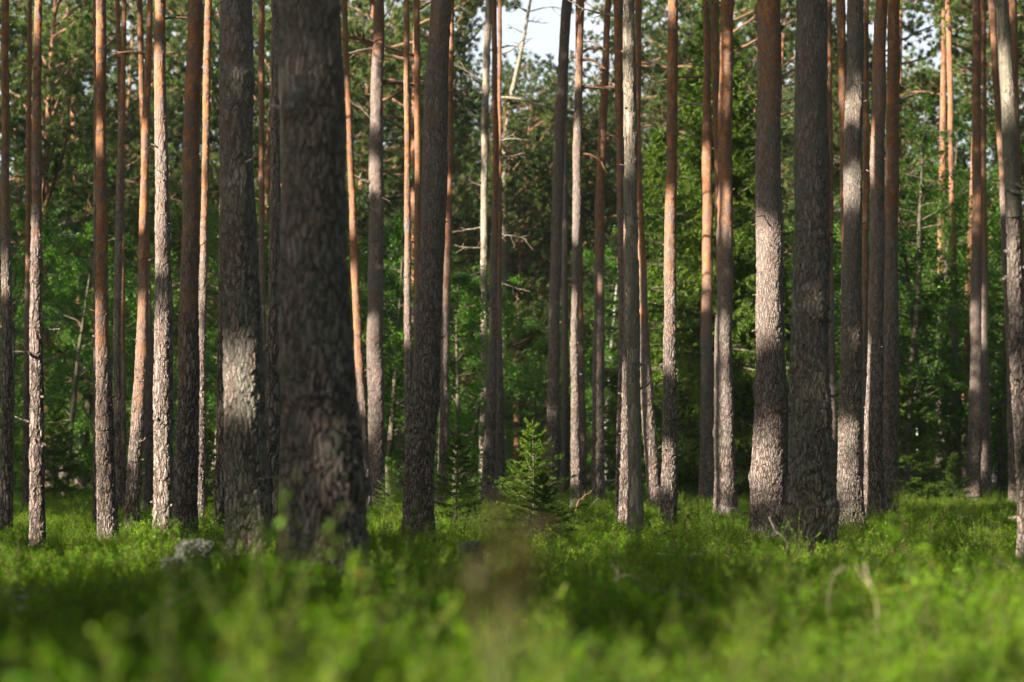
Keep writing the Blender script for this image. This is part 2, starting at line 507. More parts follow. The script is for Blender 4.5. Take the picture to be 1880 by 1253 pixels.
# ------------------------------------------------------------------ trunks
def trunk_mesh(name, pts, rad, seg, dz, mat, seed, ztop_dense, flare=1.0, stubs=0, rough=1.0):
    """pts: (z, x, y) centre line control, rad: radius at those z. Local coordinates, base at 0."""
    r_ = np.random.default_rng(seed)
    z = pts[:, 2]
    zs = np.concatenate([np.arange(z[0], ztop_dense, dz), np.linspace(ztop_dense, z[-1], max(6, int((z[-1] - ztop_dense) / .5)))])
    x = np.interp(zs, z, pts[:, 0]); y = np.interp(zs, z, pts[:, 1]); rr = np.interp(zs, z, rad)
    # slight natural wander, smooth the control polyline
    k = max(3, int(.5 / dz)) | 1
    def sm(a):
        p = np.pad(a, k // 2, mode='reflect', reflect_type='odd'); return np.convolve(p, np.ones(k) / k, 'valid')
    nd = int(np.sum(zs < ztop_dense))
    x[:nd] = sm(x[:nd]); rr[:nd] = sm(rr[:nd])
    ph = r_.uniform(0, 6, 8)
    amp = rr[0] * .10
    x = x + amp * np.sin(zs * 1.7 + ph[0]) * .5 + amp * .35 * np.sin(zs * 4.1 + ph[1])
    y = y + amp * np.sin(zs * 1.3 + ph[2])
    rr = rr * (1 + .025 * np.sin(zs * 3.1 + ph[3]) + .02 * np.sin(zs * 7.7 + ph[4]))
    th = np.linspace(0, 2 * np.pi, seg, endpoint=False)
    fl = 1 + flare * .15 * np.exp(-np.maximum(zs - .12, 0) / .22)[:, None] * (1 + .6 * np.sin(th * 5 + ph[5])[None, :] + .4 * np.sin(th * 3 + ph[6])[None, :])
    lump = 1 + rough * (.018 * np.sin(th[None, :] * 3 + zs[:, None] * 1.9 + ph[7]) + .014 * np.sin(th[None, :] * 5 - zs[:, None] * 5.3 + ph[1]) + .01 * np.sin(th[None, :] * 2 + zs[:, None] * 11 + ph[2]))
    for _ in range(int(ztop_dense * 2.2)):      # knots and old branch scars
        kz = r_.uniform(.3, ztop_dense); ka = r_.uniform(0, 6.28); ks = r_.uniform(.03, .09); kh = r_.uniform(.04, .16) * rough
        dth = np.angle(np.exp(1j * (th - ka)))
        lump = lump + kh * np.exp(-((zs - kz) / ks) ** 2)[:, None] * np.exp(-(dth / .45) ** 2)[None, :]
    r2 = rr[:, None] * fl * lump
    V = np.stack([x[:, None] + r2 * np.cos(th), y[:, None] + r2 * np.sin(th), np.repeat(zs[:, None], seg, 1)], -1).reshape(-1, 3)
    n = len(zs)
    i = np.arange(n - 1)[:, None] * seg; j = np.arange(seg)[None, :]; kk = (j + 1) % seg
    q = np.stack([i + j, i + kk, i + seg + kk, i + seg + j], -1).reshape(-1, 4)
    g = Geo(); g.add(V, None, q)
    top = (n - 1) * seg
    g.add([[x[-1], y[-1], zs[-1] + .02]])
    jj = np.arange(seg)
    g.t.append(np.stack([top + jj, top + (jj + 1) % seg, np.full(seg, n * seg)], -1))
    # bark flakes and short broken twigs standing off the silhouette
    for _ in range(stubs):
        zc = r_.uniform(.3, ztop_dense); a = r_.uniform(0, 2 * np.pi)
        cx, cy, cr = np.interp(zc, zs, x), np.interp(zc, zs, y), np.interp(zc, zs, rr)
        d = np.array([math.cos(a), math.sin(a), r_.uniform(-.2, .5)])
        L = r_.uniform(.015, .07) if r_.random() < .95 else r_.uniform(.08, .2)
        p = curve_pts([cx + d[0] * cr * .9, cy + d[1] * cr * .9, zc], d, L + cr * .1, 3, (0, 0, .2), .15, r_)
        tube(g, p, np.linspace(.007, .003, 4) * r_.uniform(.7, 1.4), 5)
    return g.mesh(name, mat, True)


# name, profile [(row, left, right)...], row where bark turns orange, lichen, dark (bark darker on shaded stems, paler on sunlit), depth override, label
# lit: rows of the photograph where direct sun reaches the stem
P = [
 ('T1', [(0,0,17),(320,1,19),(640,3,23),(968,0,23)], 330, .3, .35, None, 'dark pine cut by the left edge of the view with sunlit left rim', [(500,560),(900,950)]),
 ('T2', [(0,61,79),(320,57,78),(640,54,77),(983,56,83)], 330, .45, 0, None, 'slim pine with pale sunlit furrowed bark, second trunk from the left edge', [(0,60),(430,980)]),
 ('T2b', [(0,50,60),(300,47,58),(640,44,56),(931,41,54)], 560, .2, .2, 40, 'thin orange stem just left of the slim pale sunlit pine', [(480,600)]),
 ('T3', [(0,174,196),(300,174,197),(640,175,203),(975,179,214)], 600, .35, 0, None, 'straight pine with golden flaky top and sunlit brown foot, third thick trunk from left', [(0,130),(560,970)]),
 ('T3b', [(0,170,180),(400,171,181),(970,172,184)], 300, .2, .4, 30, 'dark thin pine hidden against the left side of the golden topped pine', []),
 ('T4', [(0,224,234),(300,214,229),(640,207,221),(943,211,223)], 250, .4, 0, 33, 'thin greyish pine that crosses in front of an orange one low on the left', [(0,160)]),
 ('T5', [(0,211,221),(300,217,229),(640,222,231),(941,221,231)], 700, .2, .1, 36, 'thin orange pine crossing behind the thin greyish one', [(440,640)]),
 ('T7', [(0,269,282),(300,257,275),(640,249,273),(948,230,254)], 640, .3, .05, None, 'pine leaning right with orange upper stem and dark wide foot, left of the brightest trunk', [(250,430),(600,860)]),
 ('T8', [(0,250,263),(300,258,270),(640,266,282),(928,262,281)], 500, .3, .3, 36.5, 'shaded pine behind and right of the right leaning pine', []),
 ('T9', [(0,282,306),(300,284,309),(640,283,317),(971,283,319)], 170, .25, -.35, None, 'brightest pine trunk, pale pink sunlit bark with a hard shadow down its right side', [(0,30),(110,420),(590,965)]),
 ('T10', [(0,343,374),(300,335,369),(640,327,364),(983,319,363)], 480, .3, .3, None, 'dark pine with large loose bark flakes, right of the brightest trunk', []),
 ('T11', [(0,375,391),(300,369,385),(640,363,378),(947,361,375)], 420, .3, -.15, None, 'thin sunlit pine tucked behind the right side of the dark flaky pine', [(180,940)]),
 ('T12b', [(0,404,416),(640,400,413),(976,394,412)], 400, .3, .3, 22, 'dark stem pressed against the left side of the thick lichen grey pine', []),
 ('T12', [(0,402,462),(320,406,470),(640,411,480),(850,412,487),(1003,410,493)], -900, .75, 0, None, 'thick lichen grey pine with a sunlit lower trunk, left of the blurred foreground pine', [(200,280),(650,800)]),
 ('T13', [(0,474,487),(300,474,486),(640,476,488),(925,477,490)], 380, .2, .1, 38, 'thin pine seen in the gap between the two thickest left trunks', [(0,60),(280,330)]),
 ('T14', [(0,498,517),(300,496,515),(640,489,513),(985,485,513)], -200, .6, .3, None, 'dark scaly pine half hidden behind the left side of the blurred foreground pine', []),
 ('T15', [(0,514,628),(320,516,636),(640,516,649),(850,516,658),(1015,514,666)], -1500, .8, .25, 10.8, 'widest pine trunk, blurred in the foreground with its foot in the shrubs', [(470,520)]),
 ('T16', [(0,626,638),(300,636,651),(640,649,667),(928,662,682)], 700, .3, 0, None, 'slim orange pine emerging from behind the right side of the blurred foreground trunk', [(180,420),(500,760)]),
 ('T17', [(0,685,706),(300,677,704),(640,674,704),(912,677,706)], 60, .4, .0, 41, 'grey pine with bare crooked limbs at mid height, right of the slim orange pine', [(110,230),(300,350),(600,800)]),
 ('T18', [(0,740,753),(300,741,754),(640,742,756),(928,744,760)], 420, .2, 0, 34, 'left one of the thin twin pines behind the dark leaning pine', [(0,60),(180,230)]),
 ('T19', [(0,758,772),(300,760,774),(640,759,771),(935,758,772)], 520, .2, 0, 33, 'right one of the thin twin pines, partly behind the dark leaning pine', [(120,330),(430,640)]),
 ('T20', [(0,791,831),(300,774,821),(640,761,808),(860,747,799),(980,740,797)], -60, .55, .15, None, 'dark furrowed pine leaning right at its top, left of centre', [(880,925)]),
 ('T21', [(0,825,835),(300,817,833),(640,809,825),(920,802,822)], 500, .2, 0, None, 'slim pinkish sunlit pine behind the right side of the dark leaning pine', [(30,110),(400,880)]),
 ('T23', [(0,902,913),(300,903,917),(640,897,912),(914,884,909)], 420, .2, .25, 42, 'left one of the close pair of dark pines left of the small spruce', []),
 ('T24', [(0,913,922),(300,913,922),(640,911,922),(912,909,928)], 560, .2, .2, 44, 'right one of the close pair of dark pines left of the small spruce', [(0,60),(700,760)]),
 ('T25', [(0,1031,1050),(300,1014,1035),(640,1007,1027),(917,1000,1024)], -100, .35, .3, 40, 'dark grey pine bending right at its top, behind the small spruce', []),
 ('T26', [(0,1060,1073),(300,1051,1068),(640,1048,1061),(917,1048,1067)], 150, .35, -.2, 39, 'pale sunlit slender pine right of the small spruce, a dark one tight behind it', [(60,140),(230,440),(560,890)]),
 ('T26b', [(0,1056,1067),(300,1054,1066),(640,1060,1073),(915,1061,1077)], 620, .2, .2, 43, 'dark pine tight behind the pale slender pine', []),
 ('T26c', [(560,1031,1043),(898,1030,1045)], 100, .2, .3, 52, 'distant dark pine between the small spruce and the pale slender pine', []),
 ('T27', [(0,1111,1124),(300,1094,1112),(640,1088,1109),(910,1087,1110)], 480, .35, .1, 42, 'pine with orange top leaning right and lichen spotted foot, left of the debarked trunk', [(0,110),(720,840)]),
 ('T28', [(0,1124,1145),(300,1131,1146),(640,1136,1148),(942,1130,1143)], 330, .3, .35, None, 'dark rough pine at the left of the close row beside the debarked dead trunk', []),
 ('T28c', [(640,1143,1156),(953,1138,1158)], 420, .2, -.1, 28, 'sunlit stem squeezed between the dark rough pine and the debarked dead trunk', [(680,950)]),
 ('T30', [(0,1164,1178),(300,1165,1178),(640,1170,1194),(760,1178,1202),(928,1190,1213)], 560, .25, -.35, None, 'curved pine glowing in full sun behind the debarked dead trunk', [(430,900)]),
 ('T31', [(0,1225,1246),(300,1221,1244),(640,1218,1242),(956,1213,1243)], 470, .35, .1, None, 'straight reddish brown pine in front of the big spruce', [(820,900)]),
 ('T32', [(0,1290,1303),(300,1289,1309),(640,1287,1309),(892,1284,1311)], 560, .2, -.1, 47, 'golden orange pine standing among the boughs of the big spruce', [(270,520)]),
 ('T32b', [(0,1303,1321),(300,1310,1322),(640,1318,1330),(915,1340,1353)], 560, .2, 0, 42, 'orange stem leaning behind the straight pine right of the big spruce', [(20,120),(800,880)]),
 ('T33', [(0,1322,1348),(300,1317,1346),(640,1313,1345),(933,1310,1351)], 430, .3, -.1, None, 'straight pine with orange top and pale sunlit foot, right of the big spruce', [(80,200),(370,430),(590,900)]),
 ('T35', [(0,1388,1434),(300,1389,1436),(640,1387,1440),(962,1378,1444)], 130, .3, -.05, 24, 'thick straight pine with a white glowing band of sun at mid height', [(430,640),(840,900)]),
 ('T36', [(0,1460,1520),(300,1458,1521),(640,1453,1522),(850,1449,1528),(997,1445,1533)], -700, .85, .1, None, 'thick softly blurred pine covered in grey lichen, right foreground', [(60,110)]),
 ('T36b', [(0,1516,1528),(640,1519,1532),(905,1525,1542)], 500, .2, .15, 48, 'brown stem half hidden behind the right side of the thick lichen covered pine', [(700,800)]),
 ('T37', [(0,1534,1553),(300,1541,1556),(640,1546,1560),(932,1550,1566)], 500, .2, .05, 33, 'reddish pine behind the left side of the mossy spotted pine', [(150,200)]),
 ('T38', [(0,1555,1586),(300,1550,1584),(640,1543,1581),(960,1537,1584)], -200, .75, .05, None, 'mossy spotted pine with a bright patch of sun near its foot', [(190,230),(330,370),(800,890)]),
 ('T39', [(0,1585,1596),(300,1583,1597),(640,1580,1593),(935,1577,1591)], 560, .2, .1, 33.5, 'thin orange pine in the gap of the right hand group of four', [(280,360)]),
 ('T40', [(0,1604,1630),(300,1598,1625),(640,1593,1622),(948,1584,1621)], 200, .35, -.05, None, 'pine with long sunlit lower trunk in the right hand group', [(240,330),(640,930)]),
 ('T41', [(0,1630,1654),(300,1624,1651),(640,1621,1650),(935,1619,1650)], 420, .3, .1, None, 'orange topped pine with shaded foot at the right side of the right hand group', [(310,350)]),
 ('T43', [(0,1735,1747),(300,1741,1753),(640,1746,1761),(900,1747,1767)], 560, .2, 0, None, 'slender orange pine standing apart before the bright green leaves at right', [(0,60),(200,300),(560,700)]),
 ('T45', [(0,1784,1801),(300,1784,1803),(640,1782,1803),(905,1773,1801)], 420, .3, 0, 47, 'brown pine with a sunlit middle, right of the slender orange pine', [(60,120),(350,430),(560,720)]),
 ('T46', [(0,1801,1811),(300,1801,1812),(640,1802,1815),(911,1800,1820)], 480, .2, -.1, 50, 'pale footed pine tight behind the right side of the sunlit brown pine', [(520,640),(820,880)]),
 ('T47', [(0,1813,1828),(300,1832,1845),(640,1847,1857),(913,1853,1872)], 320, .3, .25, 43, 'dark pine leaning left at its top beside the splintered dead trunk', [(260,400)]),
 ('T49', [(0,1849,1867),(300,1857,1875),(640,1866,1884),(925,1872,1892)], 560, .2, .1, 38, 'reddish pine behind the splintered dead trunk', [(0,60)]),
]
FREE = 'T1 T2b T4 T5 T13 T15 T18 T19 T24 T31 T32b T36b T37 T39 T41 T47 T49 T20'.split()   # stems whose dapple is left to chance
PRIORITY = 'T1 T10 T12 T14 T15 T20 T25 T36'.split(); PRI = []
SUNPTS = []      # (point, lit?, radius)
MAIN = []
OFFSETS = np.random.default_rng(5)


def build_pine(spec, idx):
    key, prof, orow, lich, dark, D, label, lit = spec
    prof = sorted(prof)
    yb = prof[-1][0]
    D = D or depth_of(yb)
    pts = []
    for (row, xl, xr) in prof:
        a = at((xl + xr) / 2, row, D)
        w = (xr - xl) / F * D / 2
        pts.append((a[0], a[2], w))
    pts.sort(key=lambda p: p[1])
    x0 = pts[0][0]
    gz = float(ground_z(x0, D))
    zb = gz - .12
    H = float(OFFSETS.uniform(17.5, 21))
    ctrl = [(x0, zb, pts[0][2] * 1.02)] + [p for p in pts if p[1] > zb + .15]
    # continue above the frame
    xa, za, ra = ctrl[-1]
    xb_, zb_, rb_ = ctrl[-2]
    slope = max(-.05, min(.05, (xa - xb_) / max(.5, za - zb_)))
    taper_top = .03
    zt = H
    ctrl.append(((xa + slope * 2.5), za + 2.5, ra * .93))
    ctrl.append((xa + slope * 4 + .1, zt, taper_top))
    arr = np.array([(c[0] - x0, 0, c[1] - gz) for c in ctrl]); rad = np.array([c[2] for c in ctrl]) - .004
    root = empty('pine_tree', (x0, D, gz), label, 'pine tree', 'tall bare pine trunks of the stand')
    near = D < 32
    seg = 84 if D < 14 else (64 if near else 44)
    dz = .014 if D < 14 else (.017 if near else .026)
    ztop = at(900, -30, D)[2] - gz
    me = trunk_mesh('trunk', arr, rad, seg, dz, M_BARK, 100 + idx, ztop, stubs=int(ztop * (5 if near else 2.5)))
    t = link('trunk', me, root)
    zo = at(900, orow, D)[2] - gz
    t.color = (max(0, zo) / 20.0, lich, dark + .45, 1)
    MAIN.append(dict(key=key, root=root, D=D, x0=x0, prof=prof, label=label, gz=gz, ctrl=ctrl, H=H, slope=(ctrl[-2][0] - x0) / 1.0))
    # samples for sun and shade
    for row in range(0, int(yb), 14):
        xs = np.interp(row, [p[0] for p in prof], [(p[1] + p[2]) / 2 for p in prof])
        wd = np.interp(row, [p[0] for p in prof], [(p[2] - p[1]) / 2 for p in prof]) / F * D
        p3 = at(xs, row, D)
        isl = any(a <= row <= b for a, b in lit)
        edge = any(a - 12 <= row <= b + 12 for a, b in lit)
        if isl and key in FREE: continue
        if isl: SUNPTS.append((p3, 1, wd * .5))
        elif not edge: SUNPTS.append((p3, 0, wd))
        if not isl and not edge and key in PRIORITY and row < yb - 70: PRI.append(p3)
    return root


for i, s_ in enumerate(P):
    build_pine(s_, i)
BY = {m['key']: m for m in MAIN}

# ------------------------------------------------------------------ dead trunks with a shape of their own
def ctrl_from(prof, D):
    pts = []
    for (row, xl, xr) in prof:
        a = at((xl + xr) / 2, row, D); pts.append((a[0], a[2], (xr - xl) / F * D / 2))
    pts.sort(key=lambda p: p[1])
    x0 = pts[0][0]; gz = float(ground_z(x0, D))
    c = [(x0, gz - .12, pts[0][2] * 1.03)] + pts
    return x0, gz, np.array([(p[0] - x0, 0, p[1] - gz) for p in c]), np.array([p[2] for p in c])


def dead_tree(prof, D, mat, label, top_z, seed, twigs, name='dead_pine', extra=None):
    x0, gz, arr, rad = ctrl_from(prof, D)
    root = empty(name, (x0, D, gz), label, 'dead tree')
    n = arr.shape[0]
    sl = (arr[-1, 0] - arr[-2, 0]) / max(.3, arr[-1, 2] - arr[-2, 2])
    if top_z > arr[-1, 2]:
        arr = np.vstack([arr, [arr[-1, 0] + sl * (top_z - arr[-1, 2]), 0, top_z]]); rad = np.append(rad, .02)
    me = trunk_mesh('trunk', arr, rad, 48, .02, mat, seed, min(arr[-1, 2] - .05, at(900, -20, D)[2] - gz), stubs=14, rough=1.6)
    link('trunk', me, root)
    r_ = np.random.default_rng(seed)
    for (row, side, L, bend, th) in twigs:
        xs = np.interp(row, [p[0] for p in sorted(prof)], [(p[1] + p[2]) / 2 for p in sorted(prof)])
        p3 = at(xs, row, D) - np.array([x0, D, gz])
        g = Geo()
        p = curve_pts(p3, (side, r_.uniform(-.5, .3), r_.uniform(-.1, .35)), L, 12, (0, 0, bend), .09, r_)
        tube(g, p, np.linspace(th, th * .35, 13) * r_.uniform(.8, 1.2, 13), 7)
        for k in range(int(2 + L * 5)):
            j = r_.integers(3, 12)
            q = curve_pts(p[j], (p[j] - p[j - 1]) / np.linalg.norm(p[j] - p[j - 1]) + r_.normal(0, .7, 3), L * r_.uniform(.15, .4), 6, (0, 0, r_.uniform(-.6, .5)), .15, r_)
            tube(g, q, np.linspace(th * .5, th * .2, 7), 5)
        link('dead_branch', g.mesh('dead_branch', M_GREYLIMB, True), root)
    return root


dead_tree([(0, 892, 904), (200, 884, 897), (500, 883, 894), (640, 883, 894), (905, 879, 892)], 48, M_DEAD,
          'silvery dead pine without bark, short dry twigs along it, left of the close dark pair', 13.5, 61,
          [(95, 1, .9, -.7, .02), (150, -1, 1.0, .3, .02), (262, 1, .7, -.6, .016), (205, 1, .8, .2, .016), (345, -1, .5, .5, .014), (430, 1, .9, -.7, .017),
           (418, -1, .7, -.3, .014), (455, -1, .6, .4, .015), (500, -1, .5, -.6, .012), (560, -1, .6, -.7, .014), (520, 1, .8, -.5, .013)])
dead_tree([(0, 1146, 1163), (300, 1147, 1169), (500, 1149, 1171), (640, 1150, 1173), (800, 1155, 1175), (973, 1155, 1181)], 21.5, M_DEADB,
          'dead pine with bark peeled off in long pale strips, centre right', 9.0, 62, [(215, -1, .06, 0, .012)])
# splintered one: bark to row ~360, split pale wood above
root48 = dead_tree([(352, 1846, 1871), (500, 1850, 1874), (640, 1856, 1881), (860, 1868, 1893), (1010, 1872, 1904)], 15.5, M_BARK,
                   'broken pine at the right edge with pale splintered wood standing at its top', 0, 63, [])
root48.children[0].color = (1, .6, .5, 1)
g = Geo(); r_ = np.random.default_rng(5)
x0_, D_, gz_ = root48.location
for k in range(9):
    rows = [380 + r_.uniform(-20, 60), 250, 120, 0, -120 - 60 * r_.random()]
    cx = [(1846 + 1871) / 2, 1852, 1845, 1838, 1834]
    off = r_.uniform(-7, 7); offy = r_.uniform(-.035, .035)
    p = np.array([at(c + off * (1 if rr_ > 0 else .8) + r_.normal(0, .8), rr_, D_) - np.array([x0_, D_ - offy, gz_]) for rr_, c in zip(rows, cx)])
    w = r_.uniform(.011, .018)
    tube(g, p[::1], [w * .5, w, w * 1.1, w, w * .2], 7)
tube(g, np.array([at(c, rr_, D_) - np.array([x0_, D_ + .03, gz_]) for rr_, c in [(400, 1859), (250, 1852), (120, 1846), (0, 1839), (-90, 1836)]]), [.034, .036, .031, .026, .01], 10)
for k in range(5):   # a curling torn splinter at the break
    a_ = at(1846 + k * 5, 345 + r_.uniform(-12, 10), D_) - np.array([x0_, D_ + .06, gz_])
    p = curve_pts(a_, (.6, -.5, -.6), .10, 5, (0, -.3, .3), .05, r_)
    tube(g, p, np.linspace(.010, .002, 6), 5)
link('splintered_wood', g.mesh('splintered_wood', M_DEADB, True), root48)
for row in range(10, 340, 14):
    SUNPTS.append((at(1845, row, D_), 1 if 120 < row < 200 else 0, .04))

# thin leaning dead tree against the sky
g = Geo()
D_ = 60; b0 = at(925, 905, D_); gz_ = float(ground_z(b0[0], D_))
lean = empty('dead_pine', (b0[0], D_, gz_), 'thin bare dead tree leaning right against the bright sky near the top centre', 'dead tree')
pp = np.array([at(c, rr_, D_) for rr_, c in [(905, 925), (600, 922), (300, 925), (180, 938), (90, 958), (0, 974), (-80, 985)]]) - np.array([b0[0], D_, gz_])
tube(g, pp, [.13, .11, .085, .065, .05, .035, .012], 8)
link('trunk', g.mesh('trunk', M_GREYLIMB, True), lean)
g = Geo()
for (rr_, c, sd, L, bend) in [(24, 970, -1, .8, .4), (22, 970, 1, 1.1, -.4), (60, 963, -1, .5, 0), (110, 955, 1, .35, 0), (0, 974, 1, .5, .5), (175, 940, 1, .4, -.3), (20, 970, -1, .4, -.6), (40, 965, 1, .5, -.8)]:
    p = curve_pts(at(c, rr_, D_) - np.array([b0[0], D_, gz_]), (sd, -.2, .25), L, 9, (0, 0, bend), .13, r_)
    tube(g, p, np.linspace(.02, .006, 10), 5)
    for k in range(3):
        q = curve_pts(p[r_.integers(3, 9)], (sd, r_.normal(0, .5), r_.normal(0, .8)), L * .35, 5, (0, 0, -.3), .15, r_)
        tube(g, q, np.linspace(.010, .004, 6), 4)
link('dead_branch', g.mesh('dead_branch', M_GREYLIMB, True), lean)


# ------------------------------------------------------------------ bare limbs on living trunks
def limb(key, row, side, L, bend, th, mat, depth=-.3, up=.2, n=14, forks=3, wob=.07, sd=0):
    m = BY[key]; r_ = np.random.default_rng(sd + int(row) * 7 + 3)
    pr = m['prof']
    xs = np.interp(row, [p[0] for p in pr], [(p[1] + p[2]) / 2 for p in pr])
    o = np.array([m['x0'], m['D'], m['gz']])
    p3 = at(xs, row, m['D']) - o
    g = Geo()
    p = curve_pts(p3, (side, depth, up), L, n, (0, 0, bend), wob, r_)
    tube(g, p, np.linspace(th, th * .3, n + 1), 8)
    for k in range(forks):
        j = int(r_.integers(n // 3, n))
        q = curve_pts(p[j], unit(p[j] - p[j - 1]) + r_.normal(0, .6, 3), L * r_.uniform(.2, .45), 7, (0, 0, r_.uniform(-.9, .6)), .13, r_)
        tube(g, q, np.linspace(th * .45, th * .15, 8), 6)
    link('limb', g.mesh('limb', mat, True), m['root'])


for a in [('T17', 86, -1, .85, -.75, .055, M_LIMB, -.2, .5), ('T17', 92, -1, .75, -.1, .035, M_GREYLIMB, -.3, .1), ('T17', 150, 1, 1.0, .1, .045, M_LIMB, .2, .0),
          ('T17', 185, 1, .75, 1.1, .04, M_LIMB, -.3, -.1), ('T17', 338, -1, .5, .3, .04, M_GREYLIMB, -.5, .0), ('T17', 224, -1, .45, .4, .018, M_GREYLIMB, -.5, .3),
          ('T17', 362, 1, .3, -.9, .018, M_GREYLIMB, -.5, .0), ('T17', 262, 1, .6, .2, .018, M_GREYLIMB, .2, .2), ('T17', 455, -1, .3, -.8, .015, M_GREYLIMB, -.3, .2),
          ('T17', 12, -1, .9, .7, .05, M_LIMB, 0, .6), ('T26', 112, 1, .55, -1.6, .032, M_LIMB, -.2, .4), ('T26', 160, 1, .75, -.2, .036, M_LIMB, .3, .1), ('T26', 80, 1, .5, -1.5, .02, M_GREYLIMB, -.2, .7),
          ('T26', 240, 1, .5, 1.1, .018, M_GREYLIMB, .3, .2), ('T26', 285, 1, .5, -1.4, .03, M_LIMB, .2, .3), ('T24', 180, 1, 1.5, .0, .03, M_GREYLIMB, -.2, .05), ('T24', 260, 1, .6, -1.2, .02, M_GREYLIMB, -.3, .5),
          ('T24', 100, 1, .7, .9, .02, M_GREYLIMB, -.3, .1), ('T24', 290, 1, .5, .5, .02, M_GREYLIMB, -.3, .1),
          ('T32', 140, -1, 1.0, .1, .03, M_LIMB, .2, -.15), ('T32', 195, -1, .9, -.5, .025, M_GREYLIMB, .3, .3), ('T32', 0, -1, .8, -.8, .03, M_GREYLIMB, -.3, .5),
          ('T33', 10, -1, .5, -.8, .02, M_GREYLIMB, -.3, .6), ('T45', 130, -1, .5, .8, .02, M_GREYLIMB, -.2, .2), ('T1', 360, 1, .25, .5, .01, M_GREYLIMB, -.3, .2),
          ('T9', 35, 1, .45, -1.0, .012, M_LIMB, .3, .3), ('T35', 190, 1, .3, .2, .012, M_GREYLIMB, -.3, .2), ('T36', 180, -1, .25, -.3, .010, M_GREYLIMB, .3, .3),
          ('T27', 90, -1, .7, -1.3, .03, M_LIMB, .3, .6), ('T28', 30, -1, .6, .6, .02, M_GREYLIMB, .3, .2), ('T7', 100, -1, .5, -.6, .02, M_LIMB, .3, .3)]:
    limb(*a)


# ------------------------------------------------------------------ pine crowns (shared meshes)
def crown_meshes(name, seed, H, z0, spread, ntuft, nper, nl, nw, dead=6, base_r=.13, sway=.25):
    """one mesh of trunk + limbs and one of needle tufts for a pine whose crown starts at z0"""
    r_ = np.random.default_rng(seed)
    gw = Geo(); gn = Geo()
    n = 24
    zs = np.linspace(-.2, H, n); ph = r_.uniform(0, 6, 2)
    cx = sway * np.sin(zs / H * 3 + ph[0]) - sway * math.sin(ph[0]); cy = sway * np.sin(zs / H * 2.6 + ph[1]) - sway * math.sin(ph[1])
    tr = np.stack([cx, cy, zs], 1)
    gt = Geo()
    tube(gt, tr, base_r * (1 - .9 * (np.clip(zs, 0, H) / H) ** 1.3), 12)
    A = []; B = []
    z = z0
    nl_ = 0
    while z < H - .3:
        f = (z - z0) / (H - z0)
        L = spread * (.45 + .9 * math.sin(min(1, f * 1.25 + .12) * math.pi * .62)) * (1 - f ** 3 * .75) * r_.uniform(.6, 1.15)
        a = r_.uniform(0, 2 * math.pi)
        o = np.array([np.interp(z, zs, cx), np.interp(z, zs, cy), z])
        up = r_.uniform(-.25, .35) + f * .7
        p = curve_pts(o, (math.cos(a), math.sin(a), up), L, 9, (0, 0, r_.uniform(-.2, .7)), .12, r_)
        tube(gw, p, np.linspace(.012 + .012 * L, .006, 10), 6)
        ns = int(3 + L * 4.6)
        for k in range(ns):
            j = int(r_.integers(3, 10))
            d = unit(p[j] - p[j - 1]) * .7 + r_.normal(0, .55, 3) + np.array([0, 0, .2])
            l2 = L * r_.uniform(.18, .42)
            q = curve_pts(p[j], d, l2, 4, (0, 0, .3), .15, r_)
            tube(gw, q, np.linspace(.010, .004, 5), 4, False)
            m = max(2, int(l2 / .16))
            for t in range(m):
                jj = 1 + int(r_.integers(0, 4)) if t else 4
                c = q[jj] + r_.normal(0, .12, 3)
                dd = unit(q[jj] - q[jj - 1] + r_.normal(0, .5, 3) + np.array([0, 0, .35]))
                A.append(c); B.append(c + dd * .12)
        z += (H - z0) / ntuft * r_.uniform(.5, 1.5)
    A = np.array(A); B = np.array(B)
    needles(gn, A, B, nper, nl, nw, r_, fwd=.55)
    for k in range(dead):     # dry branches under the crown
        zz_ = r_.uniform(max(1.0, z0 * .45), z0 + 1)
        a = r_.uniform(0, 6.28)
        o = np.array([np.interp(zz_, zs, cx), np.interp(zz_, zs, cy), zz_])
        L = r_.uniform(.4, 1.5)
        p = curve_pts(o, (math.cos(a), math.sin(a), r_.uniform(-.3, .3)), L, 8, (0, 0, r_.uniform(-.5, .5)), .13, r_)
        tube(gw, p, np.linspace(.022, .006, 9), 5)
        for q_ in range(3):
            j = int(r_.integers(3, 9))
            tube(gw, curve_pts(p[j], unit(p[j] - p[j - 1]) + r_.normal(0, .7, 3), L * .35, 5, (0, 0, 0), .2, r_), np.linspace(.010, .004, 6), 4)
    return gt.mesh('trunk', M_BARK, True), gw.mesh('limbs', M_LIMB, True), gn.mesh('crown', M_NEEDLE), H


def crown_only(name, seed, spread, Hc, ntuft, nper, nl, nw):
    """crown of a tall stand pine, origin at its lower end"""
    t, w, n_, h = crown_meshes(name, seed, Hc, 0.2, spread, ntuft, nper, nl, nw, dead=0, base_r=.02, sway=.1)
    return w, n_


CR = [crown_only('crown%d' % i, 300 + i, 1.9, 8.0, 46, 16, .11, .016) for i in range(3)]
for i, m in enumerate(MAIN):
    # crowns of the stand trees, above the frame
    c = m['ctrl']; H = m['H']
    zc = H - 8.0 * .95
    xx = np.interp(zc, [p[1] for p in c], [p[0] for p in c])
    w, nn = CR[i % 3]
    for nm, me in (('limbs', w), ('crown', nn)):
        o = link(nm, me, m['root'], (xx - m['x0'], 0, zc - m['gz']))
        o.rotation_euler = (0, 0, OFFSETS.uniform(0, 6.28)) if nm == 'limbs' else o.rotation_euler
        if nm == 'limbs': keep = o.rotation_euler.copy()
        else: o.rotation_euler = keep
        if nm == 'limbs': o.name = 'crown_limbs'


# ------------------------------------------------------------------ pines behind the stand
def rename(me_set, i):
    return me_set


